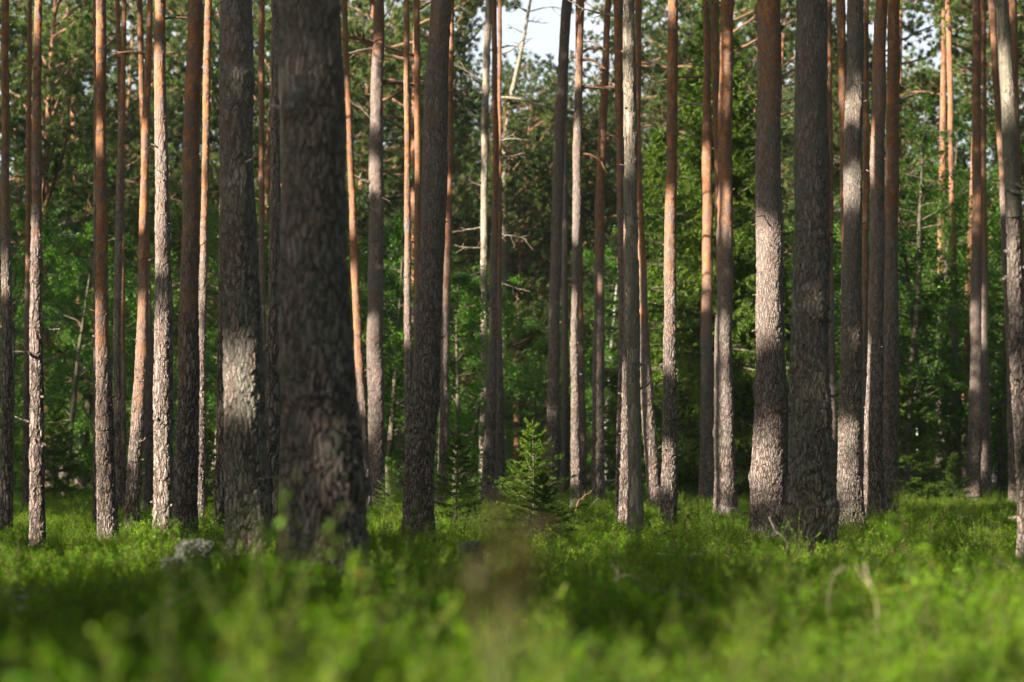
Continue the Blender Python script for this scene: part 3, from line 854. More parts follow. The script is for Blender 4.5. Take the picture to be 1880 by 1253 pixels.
FAR = []
for i, (H, z0, sp, nt, nl_) in enumerate([(17, 4.5, 2.7, 50, .13), (19, 7.0, 2.3, 46, .13), (16, 2.5, 2.9, 56, .13), (20, 9.5, 2.2, 40, .13)]):
    FAR.append(crown_meshes('far%d' % i, 400 + i * 3, H, z0, sp, nt, 36, nl_ + .02, .023, dead=4, base_r=.14, sway=.35))


def key_sorted(px, row=640):
    out = []
    for m in MAIN:
        pr = m['prof']
        out.append((float(np.interp(row, [p[0] for p in pr], [(p[1] + p[2]) / 2 for p in pr])), m))
    return sorted(out, key=lambda t: t[0])


SHORT = {'T1': 'edge pine', 'T2': 'slim pale pine', 'T3': 'golden topped pine', 'T4': 'thin crossing pines', 'T7': 'right leaning orange pine',
         'T9': 'brightest pine', 'T10': 'dark flaky pine', 'T12': 'thick grey pine', 'T15': 'blurred pine', 'T17': 'grey limbed pine',
         'T18': 'thin twin pines', 'T20': 'dark leaning pine', 'T21': 'pinkish slim pine', 'T23': 'close dark pair', 'T25': 'bent pine', 'T26': 'pale slender pine',
         'T27': 'orange topped leaning pine', 'T30': 'glowing curved pine', 'T31': 'reddish brown pine', 'T33': 'pale footed pine', 'T35': 'sun banded pine',
         'T36': 'lichen covered pine', 'T38': 'mossy spotted pine', 'T40': 'right hand group', 'T43': 'slender orange pine', 'T45': 'brown sunlit middle pine', 'T47': 'splintered dead trunk'}
USED = set()


def where(px, pre, row=640):
    ks = [(x, m) for x, m in key_sorted(px, row) if m['key'] in SHORT]
    l = [m for x, m in ks if x <= px]; r = [m for x, m in ks if x > px]
    if l and r: base = '%s between the %s and the %s' % (pre, SHORT[l[-1]['key']], SHORT[r[0]['key']])
    elif r: base = '%s left of the %s' % (pre, SHORT[r[0]['key']])
    else: base = '%s right of the %s' % (pre, SHORT[l[-1]['key']])
    return base


far_spec = [  # px, depth, variant, scale, rotation, bark change height, adjective
 (28, 68, 0, 1.0, 1.0, 3.0, 'low crowned far pine'), (94, 58, 2, .95, 2.0, 1.5, 'crooked far pine with bare limbs'), (146, 72, 1, 1.0, .4, 2.5, 'far reddish pine'), (205, 80, 0, 1.05, 3.3, 2, 'distant pine'),
 (330, 85, 3, 1.0, .7, 2.5, 'distant pine'), (395, 66, 2, 1.0, 5.1, 3, 'shady far pine'), (487, 62, 0, 1.0, 4.0, 2.5, 'far orange pine with spreading limbs'), (560, 80, 2, 1.0, 2.2, 2, 'hidden distant pine'), (616, 78, 1, 1.0, 2.9, 2, 'distant pine'),
 (676, 84, 2, 1.05, .2, 2, 'bushy distant pine'), (776, 60, 1, 1.0, 2.4, 2, 'far orange stem'), (735, 92, 2, 1.1, 1.2, 3, 'distant crown'), (850, 74, 2, 1.0, 4.4, 3, 'far dark pine'), (870, 90, 0, .8, 5.4, 3, 'distant pine'), (928, 60, 2, .62, .9, 2, 'far pine with dark drooping boughs'),
 (953, 70, 0, .74, 3.9, 0.5, 'far orange leaning pine'), (1000, 78, 0, .76, 1.9, 1.0, 'far reddish pine'), (1040, 104, 2, 1.0, 5.9, 3, 'sunlit distant pine'), (1080, 92, 0, .8, 2.2, 3, 'pale green distant pine'), (985, 120, 2, 1.1, .6, 3, 'sunlit distant crown'),
 (1120, 76, 3, .7, 3.1, 3, 'far pine'), (1175, 88, 2, 1.0, 4.8, 3, 'distant bushy pine'), (1205, 110, 0, 1.05, 1.1, 3, 'distant pine'), (1262, 78, 1, 1.1, .1, 2, 'far pine with twisted orange limbs'), (1364, 62, 1, 1.0, 1.6, 0.5, 'reddish far pine'), (1440, 66, 2, .95, 2.6, 1.0, 'far orange pine'),
 (1510, 86, 0, 1.0, 4.5, 3, 'distant pine'), (1565, 74, 2, .8, .3, 2, 'far dark crowned pine'), (1668, 90, 2, .72, 5.0, 3, 'far pine'), (1728, 62, 3, 1.0, 3.5, 5, 'dark far pine against the sky'), (1771, 57, 3, .95, 1.4, 2.0, 'shaded orange far pine'),
 (1700, 110, 0, .75, 1.9, 3, 'distant low pine'), (1760, 104, 2, .72, 3.0, 3, 'distant bushy pine'), (1830, 72, 0, .9, 2.8, 2, 'far pine'), (1872, 84, 2, 1.0, .6, 2, 'distant pine'), (1420, 110, 2, 1.1, 3.6, 2, 'distant pine'), (1310, 100, 2, 1.1, 5.3, 2, 'distant pine'),
 (1640, 66, 3, .93, 1.1, 4, 'tall thin far pine'), (1800, 70, 3, .9, 2.0, 3, 'tall bushy far pine'), (1012, 82, 1, .74, 4.0, 2, 'far round topped pine'), (1650, 74, 0, .78, 2.6, 3, 'far bushy pine'), (1692, 82, 1, .72, 0.9, 3, 'far pine top'), (1190, 72, 1, .95, 2.2, 1.0, 'far orange limbed pine'), (1240, 90, 0, 1.05, 3.0, 2, 'distant pale pine'), (1400, 74, 1, 1.0, 5.7, 2, 'far pine crown'), (1480, 96, 0, 1.05, 1.2, 2, 'distant round pine'), (650, 70, 0, 1.0, 3.4, 2, 'far bushy pine'), (1600, 95, 0, 1.0, .6, 2, 'distant round pine'),
 (60, 105, 2, 1.1, 1.8, 2, 'distant bushy pine'), (250, 112, 2, 1.1, 4.3, 2, 'distant dense pine'), (440, 108, 0, 1.1, 2.5, 2, 'distant pine'), (800, 115, 2, 1.1, 3.4, 2, 'distant pine'), (905, 108, 0, .8, .2, 2, 'distant low pine'),
 (165, 95, 3, 1.0, 3.8, 2, 'distant straight pine'), (1150, 125, 2, 1.0, .9, 2, 'very distant pine'), (1620, 120, 2, .8, 4.1, 2, 'very distant pine'), (300, 98, 2, 1.0, 5.5, 2, 'distant bushy pine'), (115, 84, 0, 1.0, 1.3, 2, 'distant pine'),
]
WAVE_CACHE = {}
for (px, D, vi, sc, rz, zo, adj) in far_spec:
    a = at(px, 893, D); z = float(ground_z(a[0], D)) - .05
    adj2 = adj
    lab = where(px, adj2, 300)
    k = 0
    while lab in USED:
        k += 1
        lab = where(px, ['tall', 'slender', 'farther', 'paler', 'dim', 'narrow'][k - 1] + ' ' + adj, 300)
    USED.add(lab)
    root = empty('pine_tree', (a[0], D, z), lab, 'pine tree', 'pines in the wood behind the stand', rz, sc)
    t, w, nn, hh = FAR[vi]
    o = link('trunk', t, root); o.color = (zo / 20, .2, .45, 1)
    link('crown_limbs', w, root); link('crown', nn, root)


# ------------------------------------------------------------------ spruces
def spruce_meshes(seed, H, Rb, whorls, per, twigs, ndl, nl, nw, z0=.06, droop=.1, hang=0.0):
    r_ = np.random.default_rng(seed)
    gt = Geo(); gw = Geo(); gn = Geo()
    zs = np.linspace(-.1, H, 14)
    wob = .006 * H
    cx = wob * np.sin(zs / H * 4); tr = np.stack([cx, wob * np.cos(zs / H * 3) - wob, zs], 1)
    tube(gt, tr, (.011 * H + .003) * (1 - .85 * np.clip(zs, 0, H) / H), 8)
    A = []; B = []
    for i in range(whorls):
        f = i / whorls
        z = H * (z0 + (1 - z0) * f ** .92)
        L0 = Rb * (1 - f) ** .85 + .02 * H
        nb = per + int(r_.integers(-1, 2))
        a0 = r_.uniform(0, 6.28)
        for k in range(nb):
            a = a0 + k * 2 * math.pi / nb + r_.normal(0, .2)
            L = L0 * r_.uniform(.6, 1.12)
            zz = z + r_.normal(0, .012 * H)
            o = np.array([np.interp(zz, zs, cx), 0, zz])
            d = np.array([math.cos(a), math.sin(a), .15 + .75 * f ** 1.5 - droop * (1 - f)])
            p = curve_pts(o, d, L, 7, (0, 0, (-.55 * droop * 3 + .25) * (1 - f) + .1), .05, r_)
            tube(gw, p, np.linspace(.0045 * H * (.4 + .6 * (1 - f)), .0012 * H, 8) , 4, False)
            A += list(p[1:-1]); B += list(p[2:])
            nt = max(2, int(twigs * L / Rb))
            for t in range(nt):
                u = .15 + .8 * (t + r_.random()) / nt
                q0 = np.array([np.interp(u * 7, range(8), p[:, c]) for c in range(3)])
                ax = unit(p[min(7, int(u * 7) + 1)] - p[int(u * 7)])
                sd = 1 if t % 2 else -1
                side = unit(np.cross(ax, [0, 0, 1])) * sd
                dd = unit(ax * .75 + side * .85 + r_.normal(0, .16, 3) + np.array([0, 0, -droop * .9 - hang]))
                l2 = L * .42 * (1.12 - u) * r_.uniform(.6, 1.2) + .02 * H * .5
                q = q0 + dd * l2
                A += [q0, q0 + dd * l2 * .5]; B += [q0 + dd * l2 * .5, q + np.array([0, 0, -l2 * .1])]
                if l2 > .05 * H:
                    for s3 in (1, -1):
                        d3 = unit(dd * .8 + unit(np.cross(dd, [0, 0, 1])) * s3 * .7 + r_.normal(0, .15, 3))
                        A.append(q0 + dd * l2 * .4); B.append(q0 + dd * l2 * .4 + d3 * l2 * .4)
    A += [tr[-2]]; B += [tr[-1] + [0, 0, .02 * H]]
    A = np.array(A); B = np.array(B)
    needles(gn, A, B, ndl, nl, nw, r_, fwd=.75)
    return gt.mesh('trunk', M_STEM, True), gw.mesh('branches', M_STEM, True), gn.mesh('needles', M_SPRUCE)


def spruce(ms, px, D, label, sc=1, rz=0, cat='spruce', group=None, dz=0):
    a = at(px, 893, D)
    root = empty('spruce_tree', (a[0], D, float(ground_z(a[0], D)) + dz), label, cat, group, rz, sc)
    for nm, me in zip(('trunk', 'boughs', 'needle_crown'), ms): link(nm, me, root)
    return root


SP_S = spruce_meshes(21, 1.0, .50, 12, 6, 12, 14, .022, .004)
SP_S2 = spruce_meshes(22, 1.0, .48, 11, 6, 11, 20, .026, .005)
SP_B = spruce_meshes(23, 10.0, 2.4, 44, 9, 20, 14, .10, .026, droop=.28, hang=.55)
SP_B2 = spruce_meshes(24, 10.0, 2.2, 42, 9, 20, 14, .10, .026, droop=.22, hang=.45)
G_SM = 'small spruces growing in the undergrowth'
spruce(SP_S, 978, 22.0, 'small bright spruce with a tall orange leader standing alone in the centre', 1.2, .4, 'spruce', G_SM)
spruce(SP_S2, 996, 20.5, 'low flat dark spruce at the foot of the small bright spruce', .68, 1.4, 'spruce', G_SM)
spruce(SP_S2, 838, 29, 'small dark spruce right of the foot of the dark leaning pine', 1.12, 2.2, 'spruce', G_SM)
spruce(SP_S, 716, 36, 'tiny pale green spruce right of the grey limbed pine', .75, 3.2, 'spruce', G_SM)
spruce(SP_S2, 380, 31, 'dark young spruce between the thin sunlit pine and the thick lichen grey pine', 1.3, 4.1, 'spruce', G_SM)
spruce(SP_S2, 1752, 44, 'tiny spruce in front of the foot of the slender orange pine', 1.0, .1, 'spruce', G_SM)
spruce(SP_S2, 1665, 47, 'dark young spruce right of the right hand group of pines', 2.4, 1.7, 'spruce', G_SM)
spruce(SP_S2, 100, 46, 'dark young spruce right of the slim pale sunlit pine', 1.9, 2.9, 'spruce', G_SM)
spruce(SP_S, 45, 44, 'young spruce between the two leftmost pines', 1.5, 5.0, 'spruce', G_SM)
spruce(SP_S2, 1263, 25, 'tiny spruce seedling right of the foot of the reddish brown pine', .30, 0, 'spruce', G_SM)
spruce(SP_S, 540, 44, 'young spruce hidden behind the blurred foreground pine', 1.5, 5.5, 'spruce', G_SM)
spruce(SP_S2, 275, 43, 'young spruce with pale shoot left of the brightest pine', 1.2, 3.5, 'spruce', G_SM)
G_BG = 'big spruces behind the stand'
spruce(SP_B, 1318, 50, 'tall dense spruce with drooping boughs behind the pines right of centre', 1.05, 0, 'spruce', G_BG)
spruce(SP_B2, 1215, 53, 'bright green spruce left of the tall dense spruce', .82, 2.0, 'spruce', G_BG)
spruce(SP_B, 1385, 56, 'shaded spruce right of the tall dense spruce, behind the thick sun banded pine', .8, 3.1, 'spruce', G_BG)
spruce(SP_B2, 160, 88, 'distant spruce behind the left trunks', 1.1, 1.0, 'spruce', G_BG)
spruce(SP_B2, 1610, 92, 'distant spruce behind the right hand group', 1.0, 2.4, 'spruce', G_BG)


# ------------------------------------------------------------------ young broad-leaved trees
def birch_meshes(seed, H, spread, nb, nleaf, size, white=True, low=.12):
    r_ = np.random.default_rng(seed)
    gt = Geo(); gw = Geo(); gl = Geo()
    p = curve_pts((0, 0, -.1), (r_.normal(0, .05), r_.normal(0, .05), 1), H, 16, (0, 0, .1), .022, r_)
    tube(gt, p, np.linspace(.012 * H + .01, .008, 17), 8)
    L = []
    for k in range(nb):
        f = low + (1 - low) * (k + r_.random()) / nb
        j = f * 16; o = np.array([np.interp(j, range(17), p[:, c]) for c in range(3)])
        a = r_.uniform(0, 6.28)
        l1 = spread * (math.sin(min(1., f * 1.05) * math.pi) ** .5 * .9 + .15) * r_.uniform(.5, 1.15)
        q = curve_pts(o, (math.cos(a), math.sin(a), r_.uniform(.1, .8)), l1, 8, (0, 0, -.5), .12, r_)
        tube(gw, q, np.linspace(.006 + .006 * l1, .003, 9), 4, False)
        for t in range(max(3, int(l1 * 6))):
            jj = int(r_.integers(2, 9))
            w = curve_pts(q[jj], unit(q[jj] - q[jj - 1]) + r_.normal(0, .6, 3), l1 * r_.uniform(.2, .45), 4, (0, 0, -.5), .15, r_)
            tube(gw, w, np.linspace(.004, .002, 5), 3, False)
            m = nleaf
            u = r_.random(m) * 4
            L.append(np.stack([np.interp(u, range(5), w[:, c]) for c in range(3)], 1) + r_.normal(0, .05, (m, 3)))
    leaves(gl, np.concatenate(L), size, r_)
    return gt.mesh('trunk', M_BIRCHB if white else M_STEM, True), gw.mesh('branches', M_STEM, True), gl.mesh('leaves', M_LEAF)


BI = [birch_meshes(31, 7.5, 1.8, 60, 34, .068, True), birch_meshes(32, 6.0, 1.8, 60, 34, .066, False, .03), birch_meshes(33, 8.5, 1.7, 66, 34, .066, False, .05), birch_meshes(34, 4.0, 1.4, 46, 34, .062, False, .02)]
G_BI = 'young leafy trees filling the gaps behind the pines'
bi_spec = [(20, 52, 1, 1.1), (70, 58, 2, 1), (118, 50, 1, 1.0), (150, 60, 2, 1.1), (95, 70, 0, 1.2), (180, 66, 1, 1.2), (330, 60, 3, 1.3), (392, 47, 1, 1.1), (232, 74, 2, 1.0), (300, 56, 1, .9), (480, 66, 1, 1.0),
           (640, 62, 1, 1.1), (712, 48, 1, .95), (735, 58, 2, .85), (835, 46, 3, 1.15), (862, 54, 1, .9), (690, 74, 0, 1.1), (1075, 74, 1, .8), (1160, 62, 3, 1.2), (1112, 60, 0, .9), (905, 66, 3, 1.1), (1030, 86, 1, 1.0),
           (1185, 70, 1, 1.1), (1430, 60, 1, 1.2), (1525, 66, 2, 1.0), (1570, 62, 1, 1.1), (1660, 52, 2, 1.05), (1700, 54, 1, 1.25), (1742, 60, 2, 1.15), (1795, 62, 2, 1.2), (1690, 66, 0, 1.15), (1835, 55, 1, 1.25),
           (1862, 62, 2, 1.2), (1790, 74, 0, 1.3), (1725, 76, 2, 1.2), (1640, 72, 2, 1.1), (1255, 72, 1, 1.1), (1900, 56, 1, 1.2), (-20, 60, 2, 1.1), (560, 56, 1, 1.1), (1825, 66, 0, .9), (45, 78, 2, 1.2), (260, 88, 1, 1.4), (780, 84, 1, 1.3), (960, 98, 1, 1.3), (1480, 80, 2, 1.2), (1110, 96, 1, 1.3), (1340, 84, 1, 1.3), (610, 92, 1, 1.3), (440, 84, 1, 1.3), (130, 96, 1, 1.4)]
ADJ = ['leafy sapling', 'slender leafy tree', 'bushy young tree', 'pale stemmed sapling', 'feathery green tree', 'dim green sapling', 'broad green bush', 'drooping leafy tree']
for i, (px, D, vi, sc) in enumerate(bi_spec):
    a = at(px, 893, D)
    k = i % 8
    lab = where(px, ['bushy', 'leafy', 'tall leafy', 'low leafy'][vi] + (' nearer' if D < 57 else (' far' if D > 70 else '')) + ' green tree')
    while lab in USED:
        k += 1; lab = where(px, ADJ[k % 8])
        if k > i % 8 + 8: lab = where(px, 'small dim green tree'); break
    USED.add(lab)
    root = empty('birch_tree' if vi == 0 else 'young_tree', (a[0], D, float(ground_z(a[0], D))), lab, 'tree', G_BI, (i * 2.399) % 6.28, sc)
    for nm, me in zip(('trunk', 'boughs', 'leaf_crown'), BI[vi]): link(nm, me, root)

# ------------------------------------------------------------------ unseen pines added left and behind the camera, crowns shaped to shade the stand
pu = unit(np.cross(S, [0, 0, 1.])); pv = np.cross(pu, S)
def proj(p):
    p = np.asarray(p, float); return np.stack([p @ pu, p @ pv], -1)


GROUND_LIT = [(60, 950, 60, 10), (700, 930, 60, 10), (860, 950, 60, 14), (1330, 960, 40, 14), (1620, 960, 40, 8), (1850, 940, 40, 10), (1080, 960, 50, 10), (140, 962, 70, 14), (760, 955, 140, 22), (1270, 938, 60, 14), (1480, 985, 110, 26), (1760, 912, 110, 10), (1760, 978, 120, 14), (560, 935, 60, 10), (470, 962, 40, 14), (290, 935, 60, 12),
              (1500, 1200, 420, 75), (1770, 1110, 130, 60), (230, 1225, 70, 22), (800, 1165, 50, 28), (1150, 925, 50, 10), (1690, 1010, 200, 14), (850, 1020, 60, 10)]
LP = []; DP = []
for p, l, w in SUNPTS:
    (LP if l else DP).append((p, w))
gr = np.random.default_rng(9)
for row in list(range(903, 960, 6)) + list(range(960, 1260, 14)):
    D = depth_of(row) if row < 1015 else float(np.interp(row, [1015, 1060, 1130, 1205, 1285], [10.8, 8, 5, 2.9, 2.0]))
    for px in range(-40, 1930, 30):
        p = at(px, row, D)
        l = any(((px - a) / c) ** 2 + ((row - b) / d) ** 2 < 1 for a, b, c, d in GROUND_LIT)
        if l: LP.append((p, .08))
        elif gr.random() < .8 and not any(((px - a) / (c + 15)) ** 2 + ((row - b) / (d + 3)) ** 2 < 1 for a, b, c, d in GROUND_LIT): DP.append((p, 0))
    if row > 1015:
        for fk in (.8, 1.25):
            for px in range(-40, 1930, 45):
                p = at(px, row, D); p = np.array([p[0] * fk, D * fk, p[2]])
                if any(((px - a) / c) ** 2 + ((row - b) / d) ** 2 < 1 for a, b, c, d in GROUND_LIT): LP.append((p, .08))
for (px, py, a, b, D) in [(1160, 530, 4, 110, 21.5), (1160, 260, 4, 30, 21.5), (1020, 250, 60, 120, 90), (1160, 330, 40, 80, 88), (1010, 880, 25, 25, 22), (978, 850, 40, 60, 22), (1235, 560, 45, 110, 50), (1300, 520, 30, 60, 48), (1690, 640, 60, 60, 53), (840, 860, 30, 40, 46), (700, 480, 30, 60, 47), (1770, 430, 50, 80, 58), (240, 700, 60, 40, 56), (716, 900, 14, 12, 36), (1130, 800, 40, 60, 60)]:
    for k in range(22):
        q, e = gr.uniform(-1, 1, 2)
        LP.append((at(px + q * a, py + e * b, D), .04))
LPp = np.array([p for p, w in LP]); LPw = np.array([w for p, w in LP]); L2 = proj(LPp); Ls = LPp @ S
DPp = np.array([p for p, w in DP]); D2 = proj(DPp)
PRp = np.array(PRI); PR2 = proj(PRp)
_px = W0 / 2 + DPp[:, 0] / DPp[:, 1] * F; _py = HORIZON - (DPp[:, 2] - CAMZ) / DPp[:, 1] * F
FG = (DPp[:, 1] < 10.5) & (((_py > 1030) & (_py < 1090)) | ((_px < 650) & (_py < 1190)) | ((_px > 860) & (_px < 1080)))
fgd = np.linalg.norm(L2[:, None] - D2[FG][None], axis=2).min(1)
lk0 = fgd > .10
LPp = LPp[lk0]; LPw = LPw[lk0]; L2 = L2[lk0]; Ls = Ls[lk0]
ndep = LPp[:, 1]
dm = np.linalg.norm(L2[:, None] - PR2[None], axis=2).min(1)
lk = dm > .20 + LPw * .5
LPp = LPp[lk]; LPw = LPw[lk]; L2 = L2[lk]; Ls = Ls[lk]
isP = (np.linalg.norm(D2[:, None] - PR2[None], axis=2).min(1) < 1e-6)
isP |= FG
# places of the unseen shading pines
TP = []
tr_ = np.random.default_rng(21)
tries = 0
while len(TP) < 165 and tries < 40000:
    tries += 1
    x = tr_.uniform(-48, 16); y = tr_.uniform(-34, 62)
    if y > -3.5 and abs(x) < max(0, y) * .222 + 3.6 + (1.5 if y < 6 else 0): continue
    if x > 0 and y > 0: continue
    if x < -30 - y * 0.1 + 6 and y < -10 and x < -40: continue
    if any((x - a) ** 2 + (y - b) ** 2 < 3.4 ** 2 for a, b in TP): continue
    TP.append((x, y))
TPa = np.array(TP)
CL = []      # clump: tree index, centre, radius
for ti, (x, y) in enumerate(TP):
    gz = float(ground_z(x, y))
    for k in range(170):
        h = tr_.uniform(0, 1); zz = gz + 9.0 + 9.5 * h
        rmax = 2.5 * (1 - .75 * h ** 2.2) * (.55 + .6 * min(1, h * 3))
        a = tr_.uniform(0, 6.28); r = rmax * math.sqrt(tr_.random())
        CL.append((ti, x + r * math.cos(a), y + r * math.sin(a), zz, tr_.uniform(.18, .30)))
CL = np.array(CL)


def clear_of_lit(c, rad):
    """largest radius this clump may have without touching the sun's way to a lit spot"""
    d2 = proj(c)[None] - L2 if c.ndim == 1 else None
    dist = np.linalg.norm(d2, axis=1) - LPw
    ahead = (c @ S) > Ls + .5
    return np.min(np.where(ahead, dist, 9.0))


c2 = proj(CL[:, 1:4]); cs = CL[:, 1:4] @ S
keep = np.ones(len(CL), bool)
for a in range(0, len(CL), 500):
    d = np.linalg.norm(c2[a:a + 500, None] - L2[None], axis=2) - LPw[None]
    d = np.where(cs[a:a + 500, None] > Ls[None] + .5, d, 9)
    mn = d.min(1)
    keep[a:a + 500] = mn > CL[a:a + 500, 4] * .9 + .03  # drop clumps that block the chosen sunlit spots
CL = CL[keep]
c2 = proj(CL[:, 1:4]); cs = CL[:, 1:4] @ S
added = []  # extra clumps put on sun rays to shade chosen spots
missed = 0
order = tr_.permutation(len(DPp)); order = np.concatenate([order[isP[order]], order[~isP[order]]])
A2 = np.zeros((0, 2)); AR = np.zeros(0)
for i in order:
    d = np.linalg.norm(c2 - D2[i], axis=1)
    if np.sum((d < CL[:, 4] * .8)) >= (6 if isP[i] else 3): continue
    if len(A2) and np.any(np.linalg.norm(A2 - D2[i], axis=1) < AR * .8): continue
    P0 = DPp[i]; ok = False
    for t in tr_.permutation(np.arange(8, 44, .7)):
        c = P0 + S * t
        if not (8.6 < c[2] < 18.4): continue
        q = np.hypot(TPa[:, 0] - c[0], TPa[:, 1] - c[1]); ti = int(q.argmin())
        if q[ti] > 3.3: continue
        mx = clear_of_lit(c, 0)
        if mx < .09: continue
        rr_ = min(.30, mx - .02)
        added.append((ti, c[0], c[1], c[2], rr_)); A2 = np.vstack([A2, proj(c)]); AR = np.append(AR, rr_); ok = True
        break
    if not ok: missed += 1
print('clumps', len(CL), 'added', len(added), 'missed', missed, 'of', len(DPp), 'lit', len(LPp))
if added: CL = np.vstack([CL, np.array(added), np.array(added) + np.array([0, -.03, .04, -.04, 0]), np.array(added) + np.array([0, .04, -.03, .05, 0])])
for ti, (x, y) in enumerate(TP):
    gz = float(ground_z(x, y))
    cl = CL[CL[:, 0] == ti]
    root = empty('pine_tree', (x, y, gz), 'tall unseen pine added outside the view, crown shaped to shade the stand', 'pine tree', 'unseen pines added to shade the stand')
    g = Geo(); zs = np.linspace(-.1, 18.5, 12)
    tube(g, np.stack([0 * zs, 0 * zs, zs], 1), .13 * (1 - .85 * (np.clip(zs, 0, 18.5) / 18.5) ** 1.4), 10)
    o = link('trunk', g.mesh('trunk', M_BARK, True), root); o.color = (.3, .3, .45, 1)
    if not len(cl): continue
    C = cl[:, 1:4] - np.array([x, y, gz]); n = len(C); per = 70
    g = Geo()
    P_ = np.repeat(C, per, 0); rad = np.repeat(cl[:, 4], per)[:, None]
    dirn = unit(tr_.normal(size=(n * per, 3)))
    P_ = P_ + dirn * rad * tr_.random((n * per, 1)) ** .5 * .8
    dd = unit(tr_.normal(size=(n * per, 3))); ww = unit(np.cross(dd, tr_.normal(size=(n * per, 3))))
    v = np.stack([P_ - ww * .052, P_ + ww * .052, P_ + dd * .13 * np.minimum(1, rad / .2)], 1).reshape(-1, 3)
    g.add(v, np.arange(len(v)).reshape(-1, 3))
    link('crown', g.mesh('crown', M_NEEDLE), root)

SIDE = []  # unseen pines added around the view to block skylight
sr = np.random.default_rng(33)
for _ in range(9000):
    if len(SIDE) >= 120: break
    x = sr.uniform(-34, 40); y = sr.uniform(-30, 112)
    if x < 0 and y < 62: continue
    if y > -3.5 and abs(x) < max(0, y) * .2118 + 3.4 + (2.5 if y < 6 else 0): continue
    if y > 0 and abs(x) > y * .2118 + 22: continue
    if any((x - a) ** 2 + (y - b) ** 2 < 4.3 ** 2 for a, b in SIDE): continue
    if any((x - a) ** 2 + (y - b) ** 2 < 3.2 ** 2 for a, b in TP): continue
    SIDE.append((x, y))
for i, (x, y) in enumerate(SIDE):
    root = empty('pine_tree', (x, y, float(ground_z(x, y)) - .05), 'tall unseen pine added outside the view, crown shaped to shade the stand', 'pine tree', 'unseen pines added to shade the stand', sr.uniform(0, 6.28), sr.uniform(.9, 1.1))
    t, w, nn, hh = FAR[[0, 1, 2, 3][i % 4]]
    o = link('trunk', t, root); o.color = (.15, .2, .45, 1)
    link('crown_limbs', w, root); link('crown', nn, root)

def scatter(o, src, n_src, nm):
    ng = bpy.data.node_groups.new(nm, 'GeometryNodeTree')
    ng.interface.new_socket('Geometry', in_out='INPUT', socket_type='NodeSocketGeometry')
    ng.interface.new_socket('Geometry', in_out='OUTPUT', socket_type='NodeSocketGeometry')
    gi = ng.nodes.new('NodeGroupInput'); go = ng.nodes.new('NodeGroupOutput')
    iop = ng.nodes.new('GeometryNodeInstanceOnPoints'); ci = ng.nodes.new('GeometryNodeCollectionInfo')
    ci.inputs['Collection'].default_value = src; ci.inputs['Separate Children'].default_value = True; ci.inputs['Reset Children'].default_value = True
    a1 = ng.nodes.new('GeometryNodeInputNamedAttribute'); a1.data_type = 'FLOAT'; a1.inputs[0].default_value = 'sc'
    a2 = ng.nodes.new('GeometryNodeInputNamedAttribute'); a2.data_type = 'FLOAT_VECTOR'; a2.inputs[0].default_value = 'rot'
    ng.links.new(gi.outputs[0], iop.inputs['Points']); ng.links.new(ci.outputs[0], iop.inputs['Instance'])
    iop.inputs['Pick Instance'].default_value = True
    rnd = ng.nodes.new('FunctionNodeRandomValue'); rnd.data_type = 'INT'
    [x for x in rnd.inputs if x.name == 'Max' and x.type == 'INT'][0].default_value = n_src - 1
    ng.links.new([x for x in rnd.outputs if x.type == 'INT'][0], iop.inputs['Instance Index'])
    en = ng.nodes.new('FunctionNodeEulerToRotation'); ng.links.new(a2.outputs[0], en.inputs[0])
    ng.links.new(en.outputs[0], iop.inputs['Rotation']); ng.links.new(a1.outputs[0], iop.inputs['Scale'])
    ng.links.new(iop.outputs[0], go.inputs[0])
    md = o.modifiers.new(nm, 'NODES'); md.node_group = ng


def points_mesh(nm, P_, sc, rot):
    me = bpy.data.meshes.new(nm)
    me.vertices.add(len(P_)); me.vertices.foreach_set('co', np.asarray(P_, np.float32).ravel())
    me.attributes.new('sc', 'FLOAT', 'POINT').data.foreach_set('value', np.asarray(sc, np.float32))
    me.attributes.new('rot', 'FLOAT_VECTOR', 'POINT').data.foreach_set('vector', np.asarray(rot, np.float32).ravel())
    return me


def joined(nm, meshes):
    V = []; polys = []; mats = []; mi = []; off = 0; fl = []
    for k, m_ in enumerate(meshes):
        v = np.empty(len(m_.vertices) * 3, np.float32); m_.vertices.foreach_get('co', v)
        lt = np.empty(len(m_.polygons), np.int32); m_.polygons.foreach_get('loop_total', lt)
        li = np.empty(len(m_.loops), np.int32); m_.loops.foreach_get('vertex_index', li)
        st_ = np.concatenate([[0], np.cumsum(lt)[:-1]])
        for n_ in (3, 4):
            sel = np.where(lt == n_)[0]
            if len(sel):
                fl.append(li[st_[sel][:, None] + np.arange(n_)[None]] + off); mi.append(np.full(len(sel), k))
        V.append(v.reshape(-1, 3)); off += len(m_.vertices); mats.append(m_.materials[0])
    o_ = mesh_np(nm, np.concatenate(V), fl, mats[0])
    for m_ in mats[1:]: o_.materials.append(m_)
    o_.polygons.foreach_set('material_index', np.concatenate(mi).astype(np.int32))
    return o_


# far-off wood closing the view, one mass
FW = bpy.data.collections.new('far_wood_sources')
for i, ms in enumerate([FAR[0][:3], FAR[2][:3], BI[0], BI[1], BI[2], SP_B]):
    FW.objects.link(bpy.data.objects.new('far_wood_tree_%d' % i, joined('far_wood_tree', list(ms))))
fr = np.random.default_rng(91); FP = []
for k in range(330):
    y = fr.uniform(98, 190); x = fr.uniform(-1, 1) * (y * .2118 + 16)
    FP.append((x, y, float(ground_z(x, y)) - .1))
tag(link('distant_wood', points_mesh('distant_wood', FP, fr.uniform(.8, 1.05, len(FP)), np.stack([0 * fr.random(len(FP)), 0 * fr.random(len(FP)), fr.uniform(0, 6.28, len(FP))], 1))),
    'far-off mixed wood closing the view as one green mass', 'wood', kind='stuff')
scatter(bpy.data.objects['distant_wood'], FW, 6, 'far_wood')

